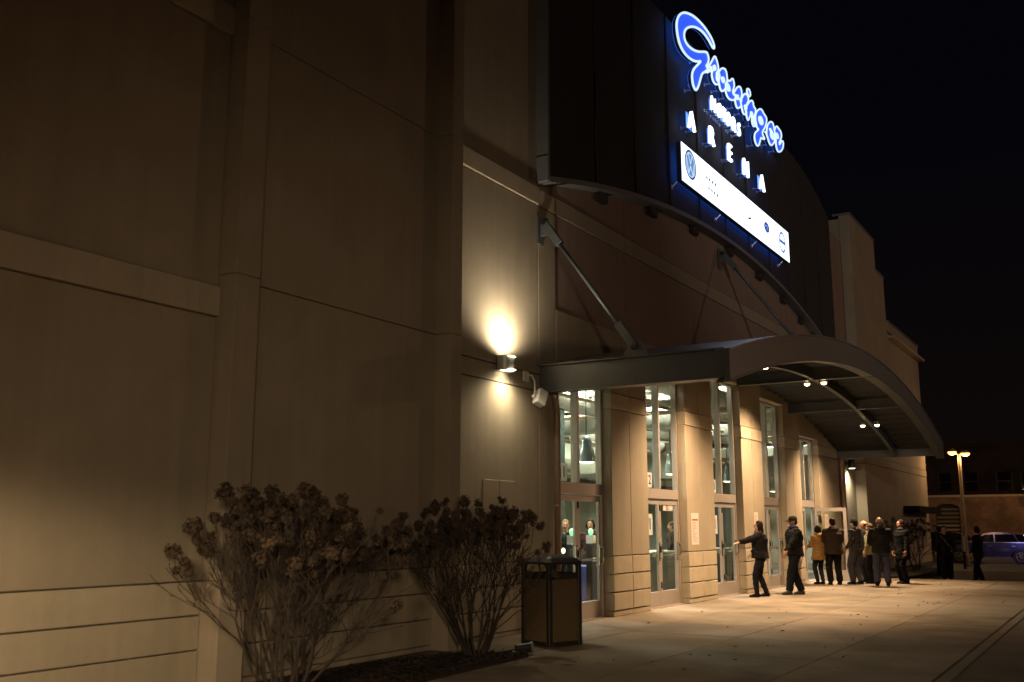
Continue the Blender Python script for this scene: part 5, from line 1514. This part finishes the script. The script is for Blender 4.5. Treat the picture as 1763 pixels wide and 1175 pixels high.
# parked car, side on
def car(cx, cy, label, paint):
    z0 = -0.15
    o = thing('parked_car', (cx, cy, z0), label, 'car')
    L, W = 4.4, 1.75
    xa = cx - L / 2
    def P(u, z): return (xa + u, z0 + z)
    prof = [(0.05, 0.35), (0.0, 0.55), (0.06, 0.72), (0.45, 0.84), (1.15, 0.95), (1.30, 0.98), (3.75, 0.98), (4.15, 0.95), (4.36, 0.85), (4.40, 0.6), (4.33, 0.33)]
    for wx in (3.45, 0.85):
        for i in range(9):
            t = PI * i / 8
            prof.append((wx + 0.36 * math.cos(t), 0.30 + 0.36 * math.sin(t)))
    def shell(pr, y0, y1, ins=0.0):
        mb = MB()
        n = len(pr)
        vs = []
        for yy, k_ in ((y0, 1), (y0 + 0.12, 0), (y1 - 0.12, 0), (y1, 1)):
            for u, z in pr:
                zz = z
                vs.append((xa + u + (0 if not k_ else (0.03 if u < L / 2 else -0.03)), yy, z0 + zz - (0.03 if k_ and zz > 0.7 else 0)))
        fs = [tuple(range(n)), tuple(reversed(range(3 * n, 4 * n)))]
        for r_ in range(3):
            fs += [(r_ * n + i, r_ * n + (i + 1) % n, (r_ + 1) * n + (i + 1) % n, (r_ + 1) * n + i) for i in range(n)]
        return mb.add(vs, fs)
    obj('body', shell(prof, cy - W / 2, cy + W / 2), paint, o)
    roof = [(1.22, 0.97), (1.95, 1.38), (2.3, 1.44), (3.1, 1.43), (3.6, 1.32), (4.02, 0.98)]
    n = len(roof)
    mb = MB()
    vs = [(xa + u, cy - W / 2 + 0.10 + (z - 0.97) * 0.35, z0 + z) for u, z in roof] + [(xa + u, cy + W / 2 - 0.10 - (z - 0.97) * 0.35, z0 + z) for u, z in roof]
    mb.add(vs, [tuple(range(n)), tuple(reversed(range(n, 2 * n)))] + [(i, (i + 1) % n, n + (i + 1) % n, n + i) for i in range(n)])
    obj('cabin', mb, paint, o)
    for (a0, a1, t0, t1) in ((1.42, 2.35, 2.02, 2.35), (2.43, 3.35, 2.43, 3.18), (3.42, 3.86, 3.26, 3.56)):
        g_ = MB()
        q = [(a0, 1.0), (a1, 1.0), (t1, 1.34), (t0, 1.34)]
        g_.add([(xa + u, cy - W / 2 + 0.10 + (z - 0.97) * 0.35 - 0.012, z0 + z) for u, z in q], [(0, 1, 2, 3)])
        obj('side_window', g_, M['carglass'], o, fix=False)
    for (u0, z0_, u1, z1_) in ((1.26, 1.0, 1.92, 1.35), (3.98, 1.0, 3.64, 1.29)):
        g_ = MB().add([(xa + u0 - (0.02 if u0 < 2 else -0.02), cy - 0.68, z0 + z0_ + 0.01), (xa + u0 - (0.02 if u0 < 2 else -0.02), cy + 0.68, z0 + z0_ + 0.01), (xa + u1 - (0.02 if u0 < 2 else -0.02), cy + 0.56, z0 + z1_ + 0.01), (xa + u1 - (0.02 if u0 < 2 else -0.02), cy - 0.56, z0 + z1_ + 0.01)], [(0, 1, 2, 3)])
        obj('windscreen', g_, M['carglass'], o, fix=False)
    obj('sill_trim', MB().box(xa + 1.25, xa + 3.05, cy - W / 2 - 0.012, cy - W / 2 + 0.01, z0 + 0.27, z0 + 0.33), M['chrome'], o)
    obj('waist_trim', MB().box(xa + 1.3, xa + 3.9, cy - W / 2 + 0.03, cy - W / 2 + 0.075, z0 + 0.965, z0 + 0.995), M['chrome'], o)
    for u in (1.35, 2.38, 3.30): obj('door_seam', MB().box(xa + u, xa + u + 0.012, cy - W / 2 - 0.003, cy - W / 2 + 0.01, z0 + 0.35, z0 + 0.95), M['black'], o)
    for u in (2.15, 3.10): obj('door_handle', MB().box(xa + u, xa + u + 0.16, cy - W / 2 - 0.03, cy - W / 2 + 0.0, z0 + 0.80, z0 + 0.83), M['chrome'], o)
    obj('mirror', MB().box(xa + 1.55, xa + 1.72, cy - W / 2 - 0.15, cy - W / 2 + 0.02, z0 + 0.96, z0 + 1.07), paint, o, bevel=0.02)
    obj('headlight', MB().ball((xa + 0.12, cy - 0.68, z0 + 0.66), (0.10, 0.16, 0.08), 10, 8), M['white'], o, smooth=True)
    obj('tail_light', MB().ball((xa + 4.32, cy - 0.70, z0 + 0.78), (0.07, 0.14, 0.09), 10, 8), M['tail'], o, smooth=True)
    for wx in (0.85, 3.45):
        for s in (-1, 1):
            yy = cy + s * (W / 2 - 0.11)
            w = obj('wheel', MB().lathe((0, 0, 0), [(0.2, -0.1), (0.31, -0.1), (0.33, -0.06), (0.33, 0.06), (0.31, 0.1), (0.2, 0.1), (0.2, -0.1)], 24, axis='x'), M['black'], o, local=True)
            w.rotation_euler = (0, 0, PI / 2)
            w.location = (xa + wx - cx, yy - cy, 0.33)
            rim = MB().lathe((0, 0, 0), [(0.17, -0.098), (0.21, -0.098), (0.21, 0.098), (0.17, 0.098)], 24, axis='x')
            for q in range(5):
                a = 2 * PI * q / 5
                rim.bar((-0.085 * 1, 0, 0), (-0.085, 0.19 * math.cos(a), 0.19 * math.sin(a)), 0.05, 0.03)
                rim.bar((0.085 * 1, 0, 0), (0.085, 0.19 * math.cos(a), 0.19 * math.sin(a)), 0.05, 0.03)
            rim.tube([(-0.09, 0, 0), (0.09, 0, 0)], 0.05, 10)
            obj('rim', rim, M['chrome'], w, local=True)
    return o
M['carglass'] = mat('car_glass', (0.01, 0.01, 0.013), 0.05, spec=0.8)
M['tail'] = mat('tail_lens', (0.3, 0.01, 0.01), 0.2)
M['carpaint'] = mat('car_paint_violet_grey', (0.07, 0.07, 0.19), 0.22, metal=0.6, coat=1.0)
M['carpaint2'] = mat('car_paint_dark', (0.02, 0.02, 0.022), 0.2, coat=1.0)
car(-5.62, 52.5, 'violet grey saloon car parked side on across the street', M['carpaint'])
car(-8.6, 55.5, 'dark car behind the walking people, left of the violet grey car', M['carpaint2'])
# low brick building with arched gate
FY = 92.0
lb_ = thing('brick_building', (-8, FY, 0), 'low orange lit brick building with an arched gate across the street', 'building')
ax0, ax1 = -14.05, -12.1
axm = (ax0 + ax1) / 2
w_ = MB()
w_.box(-30, ax0, FY, FY + 8, -0.15, 3.95)
w_.box(ax1, 14, FY, FY + 8, -0.15, 3.95)
mb = w_
n = 14
for i in range(n):
    u0, u1 = ax0 + (ax1 - ax0) * i / n, ax0 + (ax1 - ax0) * (i + 1) / n
    f_ = lambda u: 2.95 + 0.42 * math.sqrt(max(0, 1 - ((u - axm) / ((ax1 - ax0) / 2)) ** 2))
    mb.add([(u0, FY, f_(u0)), (u1, FY, f_(u1)), (u1, FY, 3.95), (u0, FY, 3.95), (u0, FY + 0.5, f_(u0)), (u1, FY + 0.5, f_(u1)), (u1, FY + 0.5, 3.95), (u0, FY + 0.5, 3.95)],
           [(0, 1, 2, 3), (0, 4, 5, 1), (3, 2, 6, 7)])
obj('wall', w_, M['brick'], lb_, fix=False)
obj('cornice', MB().box(-30, 14, FY - 0.18, FY + 8, 3.95, 4.12), M['band'], lb_)
obj('cornice', MB().box(-30, 14, FY - 0.08, FY - 0.002, 3.6, 3.70), M['brick'], lb_)
gt = obj('gate', MB().box(ax0, ax1, FY + 0.42, FY + 0.48, -0.15, 3.4), M['black'], lb_)
for i in range(9):
    z = 0.15 + i * 0.34
    obj('gate_board', MB().box(ax0 + 0.06, ax1 - 0.06, FY + 0.34, FY + 0.415, z, z + 0.15), M['kerb'] if i > 4 else M['lampmetal'], gt)
for i in range(6):
    x = -9.0 + i * 3.6
    obj('pilaster', MB().box(x, x + 0.4, FY - 0.06, FY - 0.002, -0.15, 3.59), M['brick'], lb_)
obj('door_arch_trim', MB().tube([(ax0 - 0.1 + (ax1 - ax0 + 0.2) * i / 12, FY - 0.02, 2.95 + 0.52 * math.sqrt(max(0, 1 - ((i - 6) / 6) ** 2))) for i in range(13)], 0.07, 6), M['brick'], lb_)
# taller dark block behind it
UY = 102.0
ub = thing('tall_block', (-8, UY, 0), 'dim brick block with square dark windows rising behind the low brick building', 'building')
wz0, wz1 = 4.75, 6.45
wins = [(-15.1, -13.9), (-12.9, -11.6), (-10.1, -8.75), (-8.1, -6.8), (-5.4, -4.1), (-2.6, -1.3)]
w_ = MB()
w_.box(-40, 20, UY, UY + 10, 0, wz0)
w_.box(-40, 20, UY, UY + 10, wz1, 9.1)
xx = [-40] + [q for ab in wins for q in ab] + [20]
for i in range(0, len(xx), 2): w_.box(xx[i], xx[i + 1], UY, UY + 10, wz0, wz1)
obj('wall', w_, M['brick_d'], ub, fix=False)
obj('roof_cornice', MB().box(-40, 20, UY - 0.3, UY - 0.002, 8.8, 9.15), M['brick_d'], ub)
for a, b in wins:
    f = obj('window', MB().box(a, a + 0.08, UY + 0.1, UY + 0.2, wz0, wz1).box(b - 0.08, b, UY + 0.1, UY + 0.2, wz0, wz1).box(a + 0.08, b - 0.08, UY + 0.1, UY + 0.2, (wz0 + wz1) / 2 - 0.04, (wz0 + wz1) / 2 + 0.04), M['black'], ub)
    obj('pane', MB().box(a, b, UY + 0.22, UY + 0.24, wz0, wz1), M['carglass'], f)
    obj('sill', MB().box(a - 0.1, b + 0.1, UY - 0.12, UY - 0.002, wz0 - 0.14, wz0), M['brick_d'], f)
light('facade_lamp', 'POINT', (-9.5, 84.5, 5.0), SODIUM, 330, lb_, shadow_soft_size=0.3)
light('facade_lamp', 'POINT', (-3.0, 85, 5.0), SODIUM, 260, lb_, shadow_soft_size=0.3)
# small lights at the right edge
ns = thing('neon_light', (-2.2, 60, 2.2), 'small purple neon light at the right edge beyond the car', 'light')
obj('tube', MB().tube([(-4.62, 70, 2.25), (-4.62, 70, 2.75), (-4.3, 70, 3.0)], 0.06, 8), M['e_purple'], ns)
obj('board', MB().box(-4.9, -4.1, 70.1, 70.2, 1.9, 3.2), M['black'], ns)
obj('post', MB().tube([(-4.5, 70.15, -0.15), (-4.5, 70.15, 1.9)], 0.06, 8), M['black'], ns)
light('neon_lamp', 'POINT', (-4.5, 69.7, 2.6), (0.45, 0.25, 1.0), 40, ns, shadow_soft_size=0.3)
light('car_fill', 'SPOT', (-4.6, 48.9, 1.2), (0.46, 0.42, 1.0), 40, ns, spot_size=R(80), spot_blend=0.8, shadow_soft_size=0.3, aim=(-0.2, 3.0, -0.75))  # added unseen fill close to the car, tints its near side violet
# dark street tree at the right edge
tr = thing('street_tree', (-3.9, 64, -0.15), 'dark small tree at the right edge in front of the brick wall', 'tree')
rnd = random.Random(8)
tm = MB().tube([(-3.9, 64, -0.15), (-3.88, 64, 1.5), (-3.8, 64.1, 3.0), (-3.7, 64.1, 4.2)], [0.13, 0.1, 0.08, 0.03], 8)
for i in range(12):
    a = rnd.uniform(0, 6.28)
    z = rnd.uniform(1.7, 3.6)
    tm.tube([(-3.85, 64, z), (-3.85 + 0.6 * math.cos(a), 64 + 0.6 * math.sin(a), z + 0.5), (-3.85 + 1.1 * math.cos(a), 64 + 1.1 * math.sin(a), z + 0.8)], [0.04, 0.025, 0.01], 5)
obj('trunk', tm, M['twig'], tr)
cr = MB()
for i in range(2600):
    d = Vector((rnd.gauss(0, 1), rnd.gauss(0, 1), rnd.gauss(0, 1)))
    p = Vector((-3.75, 64.1, 3.5)) + Vector((d.x * 0.55, d.y * 0.6, d.z * 0.65))
    u = Vector((rnd.gauss(0, 1), rnd.gauss(0, 1), rnd.gauss(0, 1))).normalized() * 0.07
    v = u.cross(Vector((rnd.gauss(0, 1), rnd.gauss(0, 1), rnd.gauss(0, 1)))).normalized() * 0.05
    cr.add([p - u, p + v, p + u, p - v], [(0, 1, 2, 3)])
obj('crown', cr, M['petal2'], tr, fix=False)

# =================================================================== LIGHT OF THE CAR PARK BEHIND THE CAMERA, PLUS AN ADDED FILL
light('lot_lamp', 'POINT', (26.0, 12.0, 9.0), (1.0, 0.56, 0.28), 240, None, shadow_soft_size=0.5)
light('lot_lamp', 'POINT', (22.0, 52.0, 9.0), (1.0, 0.57, 0.33), 2700, None, shadow_soft_size=0.5)
light('wing_fill', 'SPOT', (10.0, -8.0, 8.0), (1.0, 0.84, 0.68), 8500, None, spot_size=R(27), spot_blend=0.8, shadow_soft_size=0.4, aim=(-17.6, 44.0, 3.2))  # added unseen fill, brightens the wing's near face and the brown wall
light('path_lamp', 'SPOT', (-4.7, 2.6, 2.35), (1.0, 0.74, 0.44), 420, None, spot_size=R(174), spot_blend=0.22, shadow_soft_size=0.25, aim=(0, 0, -1))

light('lot_lamp', 'SPOT', (5.5, -6.0, 3.0), (1.0, 0.74, 0.48), 1900, None, spot_size=R(50), spot_blend=1.0, shadow_soft_size=0.4, aim=(-13.3, 17.5, -3.6))
